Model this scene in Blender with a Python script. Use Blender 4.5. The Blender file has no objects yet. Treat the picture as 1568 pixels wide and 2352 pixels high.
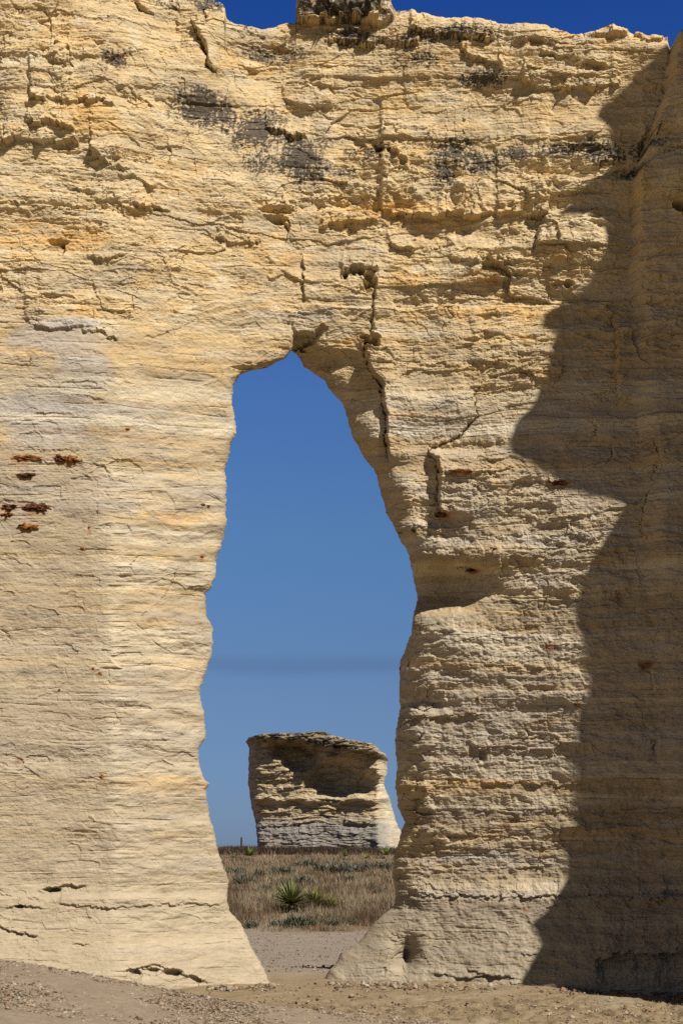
import bpy, math, random
import numpy as np
from mathutils import Vector, Matrix

random.seed(7)
rng = np.random.default_rng(7)
SC = bpy.context.scene
COL = SC.collection

# ------------------------------------------------------------------ camera
EYE = 1.6                       # eye height
F = 3267.0                      # focal length in the units of a 1568 x 2352 picture
HY, CX = 1945.0, 784.0          # horizon row, centre column
cam = bpy.data.cameras.new('camera')
cam_o = bpy.data.objects.new('camera', cam)
COL.objects.link(cam_o)
cam_o.location = (0, 0, EYE)
cam_o.rotation_euler = (math.radians(90), 0, 0)
cam.sensor_fit = 'VERTICAL'
cam.sensor_height = 36.0
cam.lens = F / 2352.0 * 36.0
cam.shift_y = (HY - 1176.0) / 2352.0
cam.clip_start = 0.1
cam.clip_end = 20000
SC.camera = cam_o

# ------------------------------------------------------------------ light
AZ, EL = math.radians(38), math.radians(47)      # sun behind the camera, to the right
SUN = np.array([math.sin(AZ) * math.cos(EL), -math.cos(AZ) * math.cos(EL), math.sin(EL)])
sun = bpy.data.lights.new('sun', 'SUN')
sun.energy = 5.0
sun.angle = math.radians(0.5)
sun.color = (1.0, 0.95, 0.87)
sun_o = bpy.data.objects.new('sun', sun)
COL.objects.link(sun_o)
sun_o.rotation_euler = Vector((-SUN[0], -SUN[1], -SUN[2])).to_track_quat('-Z', 'Y').to_euler()
sun_o.location = (20, -20, 30)

world = bpy.data.worlds.new('World')
SC.world = world
world.use_nodes = True
nt = world.node_tree
nt.nodes.clear()
w_out = nt.nodes.new('ShaderNodeOutputWorld')
w_bg = nt.nodes.new('ShaderNodeBackground')
w_sky = nt.nodes.new('ShaderNodeTexSky')
w_sky.sky_type = 'NISHITA'
w_sky.sun_disc = False
w_sky.sun_elevation = EL
w_sky.sun_rotation = math.atan2(SUN[0], SUN[1])
w_sky.altitude = 900
w_sky.air_density = 1.0
w_sky.dust_density = 0.3
w_sky.ozone_density = 3.0
w_bg.inputs['Strength'].default_value = 0.05
# a thin far smoke band low over the horizon, and a sky a little deeper overhead
w_tc = nt.nodes.new('ShaderNodeTexCoord')
w_sep = nt.nodes.new('ShaderNodeSeparateXYZ')
nt.links.new(w_tc.outputs['Generated'], w_sep.inputs[0])
w_band = nt.nodes.new('ShaderNodeValToRGB')
cr = w_band.color_ramp
cr.interpolation = 'EASE'
BAND = [(0.1195, (1, 1, 1)), (0.1235, (.91, .845, .865)), (0.1300, (.92, .865, .88)), (0.1355, (1, 1, 1))]
cr.elements.remove(cr.elements[1])
for i, (p, c) in enumerate(BAND):
    e = cr.elements[0] if i == 0 else cr.elements.new(p)
    e.position = p
    e.color = (*c, 1)
w_nz = nt.nodes.new('ShaderNodeTexNoise'); w_nz.inputs['Scale'].default_value = 5; w_nz.inputs['Detail'].default_value = 5
w_mp = nt.nodes.new('ShaderNodeMapping'); w_mp.inputs['Scale'].default_value = (1, 1, 6)
nt.links.new(w_tc.outputs['Generated'], w_mp.inputs[0]); nt.links.new(w_mp.outputs[0], w_nz.inputs['Vector'])
w_mad = nt.nodes.new('ShaderNodeMath'); w_mad.operation = 'MULTIPLY_ADD'
w_mad.inputs[1].default_value = 0.010
nt.links.new(w_nz.outputs[0], w_mad.inputs[0]); nt.links.new(w_sep.outputs['Z'], w_mad.inputs[2])
w_off = nt.nodes.new('ShaderNodeMath'); w_off.operation = 'SUBTRACT'; w_off.inputs[1].default_value = 0.005
nt.links.new(w_mad.outputs[0], w_off.inputs[0])
nt.links.new(w_off.outputs[0], w_band.inputs[0])
w_tint = nt.nodes.new('ShaderNodeValToRGB')
cr = w_tint.color_ramp
SKYT = [(0.0, (0.31, 0.46, 0.90)), (0.105, (0.55, 0.67, 0.92)), (0.222, (0.68, 0.95, 1.22)), (0.305, (0.66, 1.0, 1.48)), (0.40, (0.46, 0.88, 1.58)), (0.506, (0.24, 0.65, 1.55)), (0.65, (0.10, 0.30, 0.80)), (1.0, (0.08, 0.2, 0.5))]
cr.elements.remove(cr.elements[1])
for i, (p, c) in enumerate(SKYT):
    e = cr.elements[0] if i == 0 else cr.elements.new(p)
    e.position = p
    e.color = (*c, 1)
nt.links.new(w_sep.outputs['Z'], w_tint.inputs[0])
w_m1 = nt.nodes.new('ShaderNodeMix'); w_m1.data_type = 'RGBA'; w_m1.blend_type = 'MULTIPLY'
w_m1.inputs['Factor'].default_value = 1
w_m2 = nt.nodes.new('ShaderNodeMix'); w_m2.data_type = 'RGBA'; w_m2.blend_type = 'MULTIPLY'
w_m2.inputs['Factor'].default_value = 1
nt.links.new(w_sky.outputs[0], w_m1.inputs[6]); nt.links.new(w_tint.outputs[0], w_m1.inputs[7])
nt.links.new(w_m1.outputs[2], w_m2.inputs[6]); nt.links.new(w_band.outputs[0], w_m2.inputs[7])
# sky on the sun's side is dimmed and tinted to warm the shaded rock
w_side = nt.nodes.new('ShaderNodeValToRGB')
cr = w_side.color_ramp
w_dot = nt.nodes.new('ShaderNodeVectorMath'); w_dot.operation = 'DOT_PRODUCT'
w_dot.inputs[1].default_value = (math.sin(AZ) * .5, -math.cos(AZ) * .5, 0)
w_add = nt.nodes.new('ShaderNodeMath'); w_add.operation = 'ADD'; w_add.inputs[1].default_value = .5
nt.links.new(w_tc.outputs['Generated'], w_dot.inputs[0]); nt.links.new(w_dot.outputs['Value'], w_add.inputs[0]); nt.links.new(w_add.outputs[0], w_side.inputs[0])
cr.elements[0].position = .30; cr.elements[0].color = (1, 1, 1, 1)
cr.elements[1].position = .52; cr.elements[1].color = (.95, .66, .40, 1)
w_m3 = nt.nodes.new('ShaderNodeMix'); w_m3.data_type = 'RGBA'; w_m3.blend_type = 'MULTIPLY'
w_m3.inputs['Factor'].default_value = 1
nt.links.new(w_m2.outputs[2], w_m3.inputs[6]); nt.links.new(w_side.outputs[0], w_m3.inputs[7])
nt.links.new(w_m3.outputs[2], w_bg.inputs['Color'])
nt.links.new(w_bg.outputs[0], w_out.inputs[0])

SC.view_settings.view_transform = 'Standard'
SC.view_settings.look = 'None'
SC.view_settings.exposure = 0.37
SC.view_settings.gamma = 1.0
SC.view_settings.use_curve_mapping = False
SC.render.engine = 'CYCLES'
SC.cycles.max_bounces = 5
SC.cycles.diffuse_bounces = 2
SC.cycles.use_denoising = False

# ------------------------------------------------------------------ noise
def _hash(ix, iy, s):
    n = (ix.astype(np.int64) * 374761393 + iy.astype(np.int64) * 668265263 + s * 1442695041) & 0xFFFFFFFF
    n = ((n ^ (n >> 13)) * 1274126177) & 0xFFFFFFFF
    n = ((n ^ (n >> 15)) * 2246822519) & 0xFFFFFFFF
    return (n ^ (n >> 16)) & 0xFFFFFFFF

def perlin(x, y, s=0):
    x = np.asarray(x, float); y = np.asarray(y, float)
    ix, iy = np.floor(x), np.floor(y)
    fx, fy = x - ix, y - iy
    u = fx * fx * fx * (fx * (fx * 6 - 15) + 10)
    v = fy * fy * fy * (fy * (fy * 6 - 15) + 10)
    def g(dx, dy):
        a = _hash(ix + dx, iy + dy, s) * (2 * math.pi / 4294967296.0)
        return np.cos(a) * (fx - dx) + np.sin(a) * (fy - dy)
    n0 = g(0, 0) * (1 - u) + g(1, 0) * u
    n1 = g(0, 1) * (1 - u) + g(1, 1) * u
    return (n0 * (1 - v) + n1 * v) * 1.5

def fbm(x, y, octv=4, s=0, gain=0.5):
    t = 0; a = 1; n = 0
    for o in range(octv):
        t = t + a * perlin(x * 2 ** o + 17.3 * o, y * 2 ** o - 9.1 * o, s + o * 13)
        n += a; a *= gain
    return t / n * 1.4

def voronoi(x, y, s=0, jit=0.9):
    """nearest-cell random value and distance to the cell border"""
    ix, iy = np.floor(x), np.floor(y)
    f1 = np.full(x.shape, 9.0); f2 = np.full(x.shape, 9.0); cid = np.zeros(x.shape)
    for dx in (-1, 0, 1):
        for dy in (-1, 0, 1):
            cx, cy = ix + dx, iy + dy
            h = _hash(cx, cy, s)
            px = cx + .5 + jit * ((h & 0xFFFF) / 65535.0 - .5)
            py = cy + .5 + jit * ((h >> 16) / 65535.0 - .5)
            d = np.hypot(x - px, y - py)
            r = (_hash(cx, cy, s + 77) & 0xFFFF) / 65535.0
            near = d < f1
            f2 = np.where(near, f1, np.minimum(f2, d))
            cid = np.where(near, r, cid)
            f1 = np.where(near, d, f1)
    return cid, f2 - f1

def sm(a, b, x):
    t = np.clip((x - a) / (b - a), 0, 1)
    return t * t * (3 - 2 * t)

def smooth_table(pts, width, lo, hi, n=4000):
    """piecewise-linear table smoothed by a box of the given width"""
    xs = np.linspace(lo, hi, n)
    ys = np.interp(xs, [p[0] for p in pts], [p[1] for p in pts])
    k = max(1, int(width / (hi - lo) * n))
    for _ in range(2):
        ys = np.convolve(np.pad(ys, k, mode='edge'), np.ones(2 * k + 1) / (2 * k + 1), 'valid')
    return lambda x: np.interp(x, xs, ys)

def seg_dist(px, py, pts):
    d = np.full(px.shape, 1e9)
    for (x0, y0), (x1, y1) in zip(pts[:-1], pts[1:]):
        vx, vy = x1 - x0, y1 - y0
        t = np.clip(((px - x0) * vx + (py - y0) * vy) / (vx * vx + vy * vy + 1e-9), 0, 1)
        d = np.minimum(d, np.hypot(px - x0 - t * vx, py - y0 - t * vy))
    return d

# ------------------------------------------------------------------ mesh helpers
def make_mesh(name, co, quads, mat, col=None, parent=None, smooth=False, tris=None):
    me = bpy.data.meshes.new(name)
    co = np.ascontiguousarray(co, np.float32)
    quads = np.zeros((0, 4), np.int32) if quads is None else np.asarray(quads, np.int32)
    tris = np.zeros((0, 3), np.int32) if tris is None else np.asarray(tris, np.int32)
    me.vertices.add(len(co)); me.vertices.foreach_set('co', co.ravel())
    nl = quads.size + tris.size
    me.loops.add(nl)
    me.loops.foreach_set('vertex_index', np.concatenate([quads.ravel(), tris.ravel()]).astype(np.int32))
    me.polygons.add(len(quads) + len(tris))
    st = np.concatenate([np.arange(len(quads)) * 4, quads.size + np.arange(len(tris)) * 3]).astype(np.int32)
    me.polygons.foreach_set('loop_start', st)
    me.polygons.foreach_set('use_smooth', np.full(len(st), smooth))
    if col is not None:
        a = me.attributes.new('albedo', 'FLOAT_COLOR', 'POINT')
        c = np.ones((len(co), 4), np.float32); c[:, :3] = col
        a.data.foreach_set('color', c.ravel())
    me.update(calc_edges=True)
    me.materials.append(mat)
    o = bpy.data.objects.new(name, me)
    COL.objects.link(o)
    if parent is not None:
        o.parent = parent
    return o

def subset(co, quads, col, mask):
    q = quads[mask]
    idx, inv = np.unique(q.ravel(), return_inverse=True)
    return co[idx], inv.reshape(-1, 4), col[idx]

def grid_quads(idx, flip=False):
    a, b, c, d = idx[:-1, :-1], idx[:-1, 1:], idx[1:, 1:], idx[1:, :-1]
    q = np.stack([a, d, c, b] if flip else [a, b, c, d], -1).reshape(-1, 4)
    ok = (q[:, 0] != q[:, 1]) & (q[:, 1] != q[:, 2]) & (q[:, 2] != q[:, 3]) & (q[:, 3] != q[:, 0])
    return q[ok]

def tag(o, label=None, cat=None, group=None, kind=None):
    if label: o['label'] = label
    if cat: o['category'] = cat
    if group: o['group'] = group
    if kind: o['kind'] = kind
    return o

def empty(name, loc, label=None, cat=None, group=None):
    o = bpy.data.objects.new(name, None)
    COL.objects.link(o)
    o.location = loc
    o.empty_display_size = 0.2
    return tag(o, label, cat, group)

# ------------------------------------------------------------------ materials
def attr_material(name, rough=0.95, bumps=(), vary=(), spec=0.15, translucent=0):
    """albedo attribute x noise variation, with layered noise bumps"""
    m = bpy.data.materials.new(name)
    m.use_nodes = True
    n = m.node_tree; L = n.links
    b = n.nodes['Principled BSDF']
    b.inputs['Roughness'].default_value = rough
    b.inputs['Specular IOR Level'].default_value = spec
    at = n.nodes.new('ShaderNodeAttribute'); at.attribute_name = 'albedo'
    tc = n.nodes.new('ShaderNodeTexCoord')
    cur = at.outputs['Color']
    for (scale, lo, hi, sx, sy, sz, det) in vary:
        mp = n.nodes.new('ShaderNodeMapping'); mp.inputs['Scale'].default_value = (sx, sy, sz)
        nz = n.nodes.new('ShaderNodeTexNoise'); nz.inputs['Scale'].default_value = scale; nz.inputs['Detail'].default_value = det
        nz.inputs['Roughness'].default_value = 0.65
        L.new(tc.outputs['Object'], mp.inputs[0]); L.new(mp.outputs[0], nz.inputs['Vector'])
        mr = n.nodes.new('ShaderNodeMapRange')
        mr.inputs['From Min'].default_value = 0.3; mr.inputs['From Max'].default_value = 0.7
        mr.inputs['To Min'].default_value = lo; mr.inputs['To Max'].default_value = hi
        L.new(nz.outputs[0], mr.inputs[0])
        mx = n.nodes.new('ShaderNodeMix'); mx.data_type = 'RGBA'; mx.blend_type = 'MULTIPLY'; mx.inputs['Factor'].default_value = 1
        L.new(cur, mx.inputs[6]); L.new(mr.outputs[0], mx.inputs[7])
        cur = mx.outputs[2]
    L.new(cur, b.inputs['Base Color'])
    nrm = None
    for (scale, dist, sx, sy, sz, det) in bumps:
        mp = n.nodes.new('ShaderNodeMapping'); mp.inputs['Scale'].default_value = (sx, sy, sz)
        nz = n.nodes.new('ShaderNodeTexNoise'); nz.inputs['Scale'].default_value = scale; nz.inputs['Detail'].default_value = det
        nz.inputs['Roughness'].default_value = 0.6
        L.new(tc.outputs['Object'], mp.inputs[0]); L.new(mp.outputs[0], nz.inputs['Vector'])
        bp = n.nodes.new('ShaderNodeBump'); bp.inputs['Strength'].default_value = 1; bp.inputs['Distance'].default_value = dist
        L.new(nz.outputs[0], bp.inputs['Height'])
        if nrm is not None: L.new(nrm, bp.inputs['Normal'])
        nrm = bp.outputs[0]
    if nrm is not None: L.new(nrm, b.inputs['Normal'])
    return m

M_CHALK = attr_material('chalk', 0.95,
    bumps=((9, 0.010, 1, 1, 2.6, 6), (45, 0.004, 1, 1, 1.6, 5)),
    vary=((7, 0.90, 1.10, 1, 1, 5, 6), (60, 0.88, 1.10, 1, 1, 1.5, 4)))
M_FAR = attr_material('butte_chalk', 0.95, bumps=((1.2, 0.12, 1, 1, 4, 6),), vary=((1.2, 0.8, 1.15, 1, 1, 5, 6),))
M_IRON = attr_material('iron_stone', 0.9, bumps=((40, 0.01, 1, 1, 1, 5),), vary=((30, 0.55, 1.35, 1, 1, 1, 5),))
M_SOIL = attr_material('soil', 0.97, bumps=((22, 0.012, 1, 1, 1, 6), (90, 0.004, 1, 1, 1, 4)), vary=((14, 0.86, 1.12, 1, 1, 1, 6), (110, 0.82, 1.15, 1, 1, 1, 3)))
M_STONE = attr_material('stone', 0.95, bumps=((60, 0.004, 1, 1, 1, 4),), vary=((25, 0.8, 1.15, 1, 1, 1, 4),))
M_LEAF = attr_material('dry_plant', 0.8, vary=((6, 0.75, 1.2, 1, 1, 1, 4),))

# ------------------------------------------------------------------ terrain height
def terrain(x, y):
    """height of the plain, the foreground gravel bank included"""
    far = np.interp(y, [0, 19.0, 20.5, 25, 30, 36, 42, 48, 62, 80, 100, 118, 140], [0, 0, -.25, -.75, -.98, -1.0, -.86, -.60, -.36, .02, .70, 1.36, 1.45])
    far = far + 0.08 * np.sin(y * 0.31 + x * .08) * sm(44, 56, y) * (1 - sm(100, 130, y))
    yc = 11.2 + 0.25 * np.sin(x * 1.1)
    crest = 0.292 - 0.157 * x + 0.018 * np.sin(x * 2.3)
    near = crest - 0.055 * (yc - y)
    beyond = crest - 0.16 * (y - yc) - 0.05 * np.clip(y - yc, 0, 9) ** 2 * 0.25
    b = np.where(y < yc, near, beyond)
    b = np.where(x < -6, np.minimum(b, 1.25), b)
    k = 0.06
    h = np.clip(.5 + .5 * (b - far) / k, 0, 1)
    return far * (1 - h) + b * h + k * h * (1 - h)

# ================================================================== THE ARCH ROCK
K = 17.0 / F
LEFT = [(805, 667), (823, 655), (833, 632), (845, 613), (850, 585), (854, 566), (862, 551), (883, 537), (908, 532), (933, 534), (973, 542),
        (995, 542), (1023, 530), (1053, 525), (1083, 515), (1113, 520), (1176, 519), (1206, 520), (1251, 510), (1286, 495), (1326, 495),
        (1356, 482), (1362, 470), (1416, 474), (1436, 487), (1476, 490), (1516, 482), (1566, 465), (1591, 458), (1656, 472), (1696, 472),
        (1721, 455), (1764, 460), (1792, 470), (1797, 480), (1803, 480), (1812, 472), (1869, 480), (1909, 492), (1959, 502), (2024, 525), (2064, 522), (2089, 525),
        (2124, 555), (2169, 575), (2214, 600), (2259, 621), (2300, 645), (2360, 670)]
RIGHT = [(805, 669), (812, 681), (843, 700), (873, 745), (888, 751), (923, 784), (948, 794), (1003, 809), (1048, 834), (1078, 859), (1148, 879),
         (1176, 887), (1206, 902), (1241, 919), (1276, 939), (1316, 947), (1376, 959), (1421, 947), (1456, 944), (1516, 919), (1576, 917),
         (1636, 917), (1676, 909), (1726, 908), (1764, 912), (1804, 907), (1854, 914), (1889, 929), (1919, 919), (1974, 902), (2014, 902),
         (2056, 909), (2079, 904), (2119, 859), (2164, 824), (2189, 784), (2214, 769), (2228, 755), (2250, 745), (2300, 738), (2360, 730)]
TOP = [(-900, -150), (200, -170), (330, -120), (440, -30), (480, -2), (508, 10), (517, 22), (520, 46), (545, 60), (600, 64), (640, 57), (679, 52), (681, 16), (690, 3), (760, -6),
       (850, -2), (895, 6), (902, 30), (940, 28), (985, 38), (1020, 46), (1070, 42), (1110, 47), (1180, 58), (1250, 61), (1290, 72),
       (1340, 78), (1400, 73), (1450, 80), (1520, 87), (1532, 90), (1536, 112), (1545, 106), (1568, 96), (1640, 70), (1800, 60), (2400, 60)]
BUT = [(-200, 1548), (120, 1540), (150, 1532), (210, 1528), (300, 1492), (380, 1462), (440, 1448), (560, 1452), (640, 1440), (720, 1455), (900, 1450), (1100, 1475),
       (1240, 1470), (1400, 1490), (1700, 1510), (2000, 1530), (2360, 1545)]

depth_tab = smooth_table([(-900, 14.9), (-300, 15.4), (0, 15.76), (150, 15.92), (262, 16.0), (400, 16.45), (530, 16.95), (668, 17.25), (800, 17.35),
                          (1000, 17.0), (1200, 16.55), (1350, 16.2), (1450, 15.98), (1568, 15.68), (1700, 15.3), (2000, 14.5), (2400, 13.4)], 9, -900, 2400)

depth_high = smooth_table([(-900, 14.7), (-300, 15.3), (0, 15.7), (150, 15.88), (240, 16.0), (285, 16.1), (400, 16.45), (530, 16.8), (668, 17.05), (800, 17.1),
                           (1000, 17.0), (1200, 16.85), (1350, 16.72), (1450, 16.62), (1568, 16.38), (1700, 15.98), (2000, 15.0), (2400, 13.8)], 22, -900, 2400)

def bump(px, py, cx, cy, rx, ry, a, rot=0):
    c, s = math.cos(rot), math.sin(rot)
    u = ((px - cx) * c + (py - cy) * s) / rx
    v = (-(px - cx) * s + (py - cy) * c) / ry
    return a * np.exp(-(u * u + v * v))

def coarse(px, py):
    """distance of the rock face along the view, large shapes only"""
    hi = 1 - sm(450, 1350, py)
    lay = np.floor(py / 9. + 1.5 * fbm(py / 60., py * 0, 2, 8))
    chip = 16 * fbm(py / 70., px / 200., 4, 9) + 6 * (((_hash(lay, lay * 0, 19) & 1023) / 1023.) - .5) * sm(60, 8, np.abs(px - 262))
    y = depth_tab(px + chip * (px < 640)) * (1 - hi) + depth_high(px) * hi
    up = 1 - sm(500, 900, py)
    y = y + up * 0.35 * (17.0 - y) * 0                                  # the upper wall is a little straighter
    y = y - 0.45 * sm(2040, 2330, py) ** 1.2 * (1 - sm(1500, 1700, px) * .5)      # talus flare at the foot
    y = y - 0.07 * sm(2050, 2066, py)
    y = y + 0.10 * sm(1560, 2000, py) * (1 - sm(2000, 2052, py)) * sm(900, 1000, px)
    # diagonal shoulder in the upper left
    t = (px - 330) * 0.60 - (py - 60) * 0.80
    y = y + 0.17 * sm(-60, 70, t) * up * (1 - sm(640, 760, px))
    y = y - bump(px, py, 150, 250, 190, 130, 0.12) - bump(px, py, 470, 130, 60, 90, 0.20)
    y = y - bump(px, py, 560, 420, 120, 60, 0.10)
    y = y - bump(px, py, 1330, 570, 110, 60, 0.16) - bump(px, py, 800, 700, 240, 90, 0.05)
    y = y + bump(px, py, 1080, 540, 150, 26, 0.07)
    y = y - bump(px, py, 1250, 165, 190, 35, 0.10)
    # the hanging wedge right of the apex turns left
    w = 1.9 * np.clip((870 - px) / 190, 0, 1) * sm(735, 880, py) * (1 - sm(1040, 1075, py)) * sm(664, 680, px)
    y = y + 0.22 * w
    # hanging slabs and knuckles down the right side of the opening
    y = y - bump(px, py, 790, 870, 52, 36, 0.10) - bump(px, py, 850, 990, 34, 50, 0.12) - bump(px, py, 765, 800, 60, 22, 0.07)
    y = y - bump(px, py, 945, 930, 46, 40, 0.08) - bump(px, py, 1040, 930, 44, 46, 0.09) - bump(px, py, 930, 1110, 44, 60, 0.12)
    y = y - bump(px, py, 1080, 1140, 90, 70, 0.10) - bump(px, py, 940, 1215, 40, 26, 0.12)
    # hollow in the right pier
    y = y + bump(px, py, 1000, 1352, 112, 46, 0.55, -0.05)
    y = y - bump(px, py, 1080, 1262, 150, 40, 0.10)
    y = y + bump(px, py, 985, 1610, 40, 24, 0.15)
    y = y + bump(px, py, 930, 2196, 26, 40, 0.28, 0.3)
    # right pier bulges: lumpy left margin
    y = y - bump(px, py, 960, 1700, 60, 110, 0.10) - bump(px, py, 1060, 1480, 90, 60, 0.08)
    return y

LEDGES = [  # points along the lip, outward step, fade above, undercut below, fade below  (picture units, metres)
    ([(874, 481), (934, 500), (1104, 496), (1249, 487), (1258, 489)], .20, 120, .12, 46),
    ([(740, 522), (800, 514), (860, 505)], .10, 40, .05, 20),
    ([(600, 483), (640, 480), (680, 488)], .12, 30, .10, 16),
    ([(610, 505), (640, 500), (662, 520)], .08, 14, .07, 14),
    ([(70, 226), (140, 236), (200, 234), (262, 240)], .12, 60, .06, 30),
    ([(65, 290), (115, 285), (130, 293), (172, 301)], .10, 40, .05, 20),
    ([(0, 333), (40, 320), (80, 326), (150, 325), (178, 322)], .14, 40, .06, 30),
    ([(118, 150), (165, 155), (175, 168)], .10, 36, .05, 16),
    ([(210, 345), (215, 362), (245, 370), (260, 390), (302, 396)], .11, 40, .05, 22),
    ([(130, 430), (215, 441)], .05, 20, .03, 10),
    ([(0, 470), (100, 468), (250, 476)], .05, 30, .03, 12),
    ([(270, 195), (300, 200), (330, 230), (350, 245)], .10, 30, .05, 14),
    ([(300, 470), (345, 478), (390, 492)], .10, 30, .06, 16),
    ([(500, 545), (545, 560), (600, 552)], .08, 24, .05, 14),
    ([(275, 400), (320, 412), (360, 436)], .08, 24, .04, 14),
    ([(690, 460), (760, 470), (830, 462)], .06, 24, .04, 14),
    ([(650, 230), (700, 250), (760, 248)], .08, 26, .05, 14),
    ([(610, 290), (668, 318), (702, 322), (706, 330)], .08, 40, .05, 22),
    ([(545, 160), (590, 168), (640, 160)], .06, 30, .03, 12),
    ([(869, 341), (889, 346), (914, 360)], .12, 30, .10, 14),
    ([(900, 392), (918, 384), (940, 392)], .05, 10, .06, 8),
    ([(1059, 122), (1094, 134), (1154, 155)], .16, 30, .08, 18),
    ([(1199, 186), (1249, 201), (1284, 208), (1384, 199), (1420, 190)], .16, 46, .06, 22),
    ([(1344, 140), (1394, 150)], .15, 16, .12, 12),
    ([(1239, 118), (1280, 132), (1330, 134)], .07, 14, .05, 10),
    ([(1176, 95), (1230, 92), (1270, 104)], .07, 14, .05, 10),
    ([(940, 74), (1020, 84), (1116, 96), (1130, 88)], .14, 40, .08, 14),
    ([(860, 92), (920, 104), (960, 100)], .12, 30, .06, 14),
    ([(684, 50), (740, 54), (800, 50), (860, 56), (904, 46)], .30, 300, .10, 16),
    ([(750, 92), (800, 100), (860, 104)], .12, 30, .08, 14),
    ([(720, 62), (780, 72), (850, 66)], .10, 12, .06, 10),
    ([(1290, 66), (1370, 82), (1460, 84), (1530, 92)], .10, 200, .05, 10),
    ([(785, 628), (810, 618), (865, 620)], .16, 20, .14, 26),
    ([(676, 766), (690, 764), (722, 768), (735, 750), (750, 750)], .14, 16, .16, 16),
    ([(560, 838), (600, 832), (640, 822)], .05, 30, .0, 10),
    ([(890, 560), (960, 575), (1040, 566)], .07, 24, .05, 14),
    ([(1030, 592), (1080, 606), (1120, 600), (1180, 616)], .07, 24, .05, 14),
    ([(620, 640), (660, 632), (700, 650)], .06, 20, .04, 12),
    ([(930, 690), (1000, 688), (1060, 690)], .03, 20, .03, 10),
    ([(1080, 830), (1150, 840), (1250, 870), (1290, 862)], .08, 50, .06, 18),
    ([(1010, 775), (1070, 780), (1120, 776)], .03, 20, .02, 8),
    ([(870, 835), (960, 838), (1060, 840)], .03, 30, .02, 8),
    ([(1000, 1024), (1080, 1018), (1160, 1020)], .05, 40, .0, 8),
    ([(1018, 1086), (1060, 1090), (1110, 1088), (1170, 1080)], .05, 26, .05, 10),
    ([(1110, 1062), (1170, 1052), (1200, 1060)], .05, 14, .04, 8),
    ([(1200, 1104), (1260, 1108), (1320, 1106)], .06, 26, .04, 10),
    ([(968, 1186), (1010, 1183), (1050, 1186)], .05, 10, .06, 10),
    ([(1000, 1276), (1060, 1306), (1110, 1312), (1150, 1340)], .10, 36, .05, 20),
    ([(950, 1208), (1000, 1222), (1090, 1232), (1200, 1230)], .05, 26, .03, 14),
    ([(928, 1448), (980, 1456), (1040, 1450)], .05, 30, .03, 14),
    ([(950, 1600), (990, 1606), (1024, 1618)], .10, 20, .08, 16),
    ([(1080, 1712), (1105, 1722), (1122, 1712)], .10, 18, .08, 18),
    ([(1110, 1530), (1200, 1534), (1290, 1536)], .03, 20, .025, 8),
    ([(920, 1640), (1000, 1648), (1100, 1640)], .05, 20, .04, 12),
    ([(1030, 1790), (1150, 1800), (1340, 1800)], .05, 26, .03, 12),
    ([(930, 1862), (1040, 1858), (1200, 1862), (1320, 1868)], .035, 14, .03, 8),
    ([(900, 2052), (994, 2059), (1064, 2057), (1134, 2060), (1259, 2058), (1568, 2066)], .10, 30, .06, 8),
    ([(1000, 2238), (1060, 2246), (1120, 2236), (1180, 2246)], .07, 14, .08, 8),
    ([(1076, 2226), (1130, 2240), (1180, 2240)], .05, 10, .06, 7),
    ([(1190, 2190), (1230, 2196), (1270, 2190)], .04, 12, .05, 7),
    ([(1370, 2200), (1440, 2188), (1568, 2192)], .10, 40, .20, 50),
    ([(140, 2076), (200, 2082), (260, 2086), (380, 2078), (524, 2074)], .05, 14, .035, 8),
    ([(108, 2048), (135, 2036), (165, 2030), (200, 2036)], .06, 10, .12, 12),
    ([(0, 2052), (40, 2060), (90, 2064)], .05, 10, .06, 8),
    ([(20, 2082), (60, 2078), (100, 2084)], .05, 8, .06, 8),
    ([(0, 2128), (40, 2140), (86, 2146)], .06, 12, .07, 8),
    ([(170, 2166), (205, 2172)], .04, 8, .05, 8),
    ([(290, 2230), (320, 2222), (352, 2214), (400, 2230), (470, 2252)], .05, 10, .16, 22),
    ([(80, 946), (165, 948)], .03, 8, .03, 6),
    ([(0, 1030), (60, 1034), (180, 1032)], .02, 10, .02, 6),
    ([(40, 1058), (120, 1062), (240, 1066)], .02, 8, .02, 6),
    ([(60, 740), (120, 756), (210, 752)], .06, 60, .02, 20),
    ([(200, 590), (240, 600), (290, 590)], .08, 20, .05, 14),
    ([(395, 652), (440, 664)], .05, 14, .04, 8),
    ([(190, 756), (240, 764), (270, 782)], .06, 20, .04, 10),
    ([(1470, 640), (1520, 660), (1568, 652)], .08, 40, .05, 20),
    ([(1470, 330), (1520, 318), (1600, 322)], .10, 40, .06, 20),
    ([(1480, 200), (1540, 188), (1600, 190)], .10, 30, .06, 16),
    ([(1450, 480), (1530, 470), (1600, 476)], .10, 50, .06, 24),
]
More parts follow.
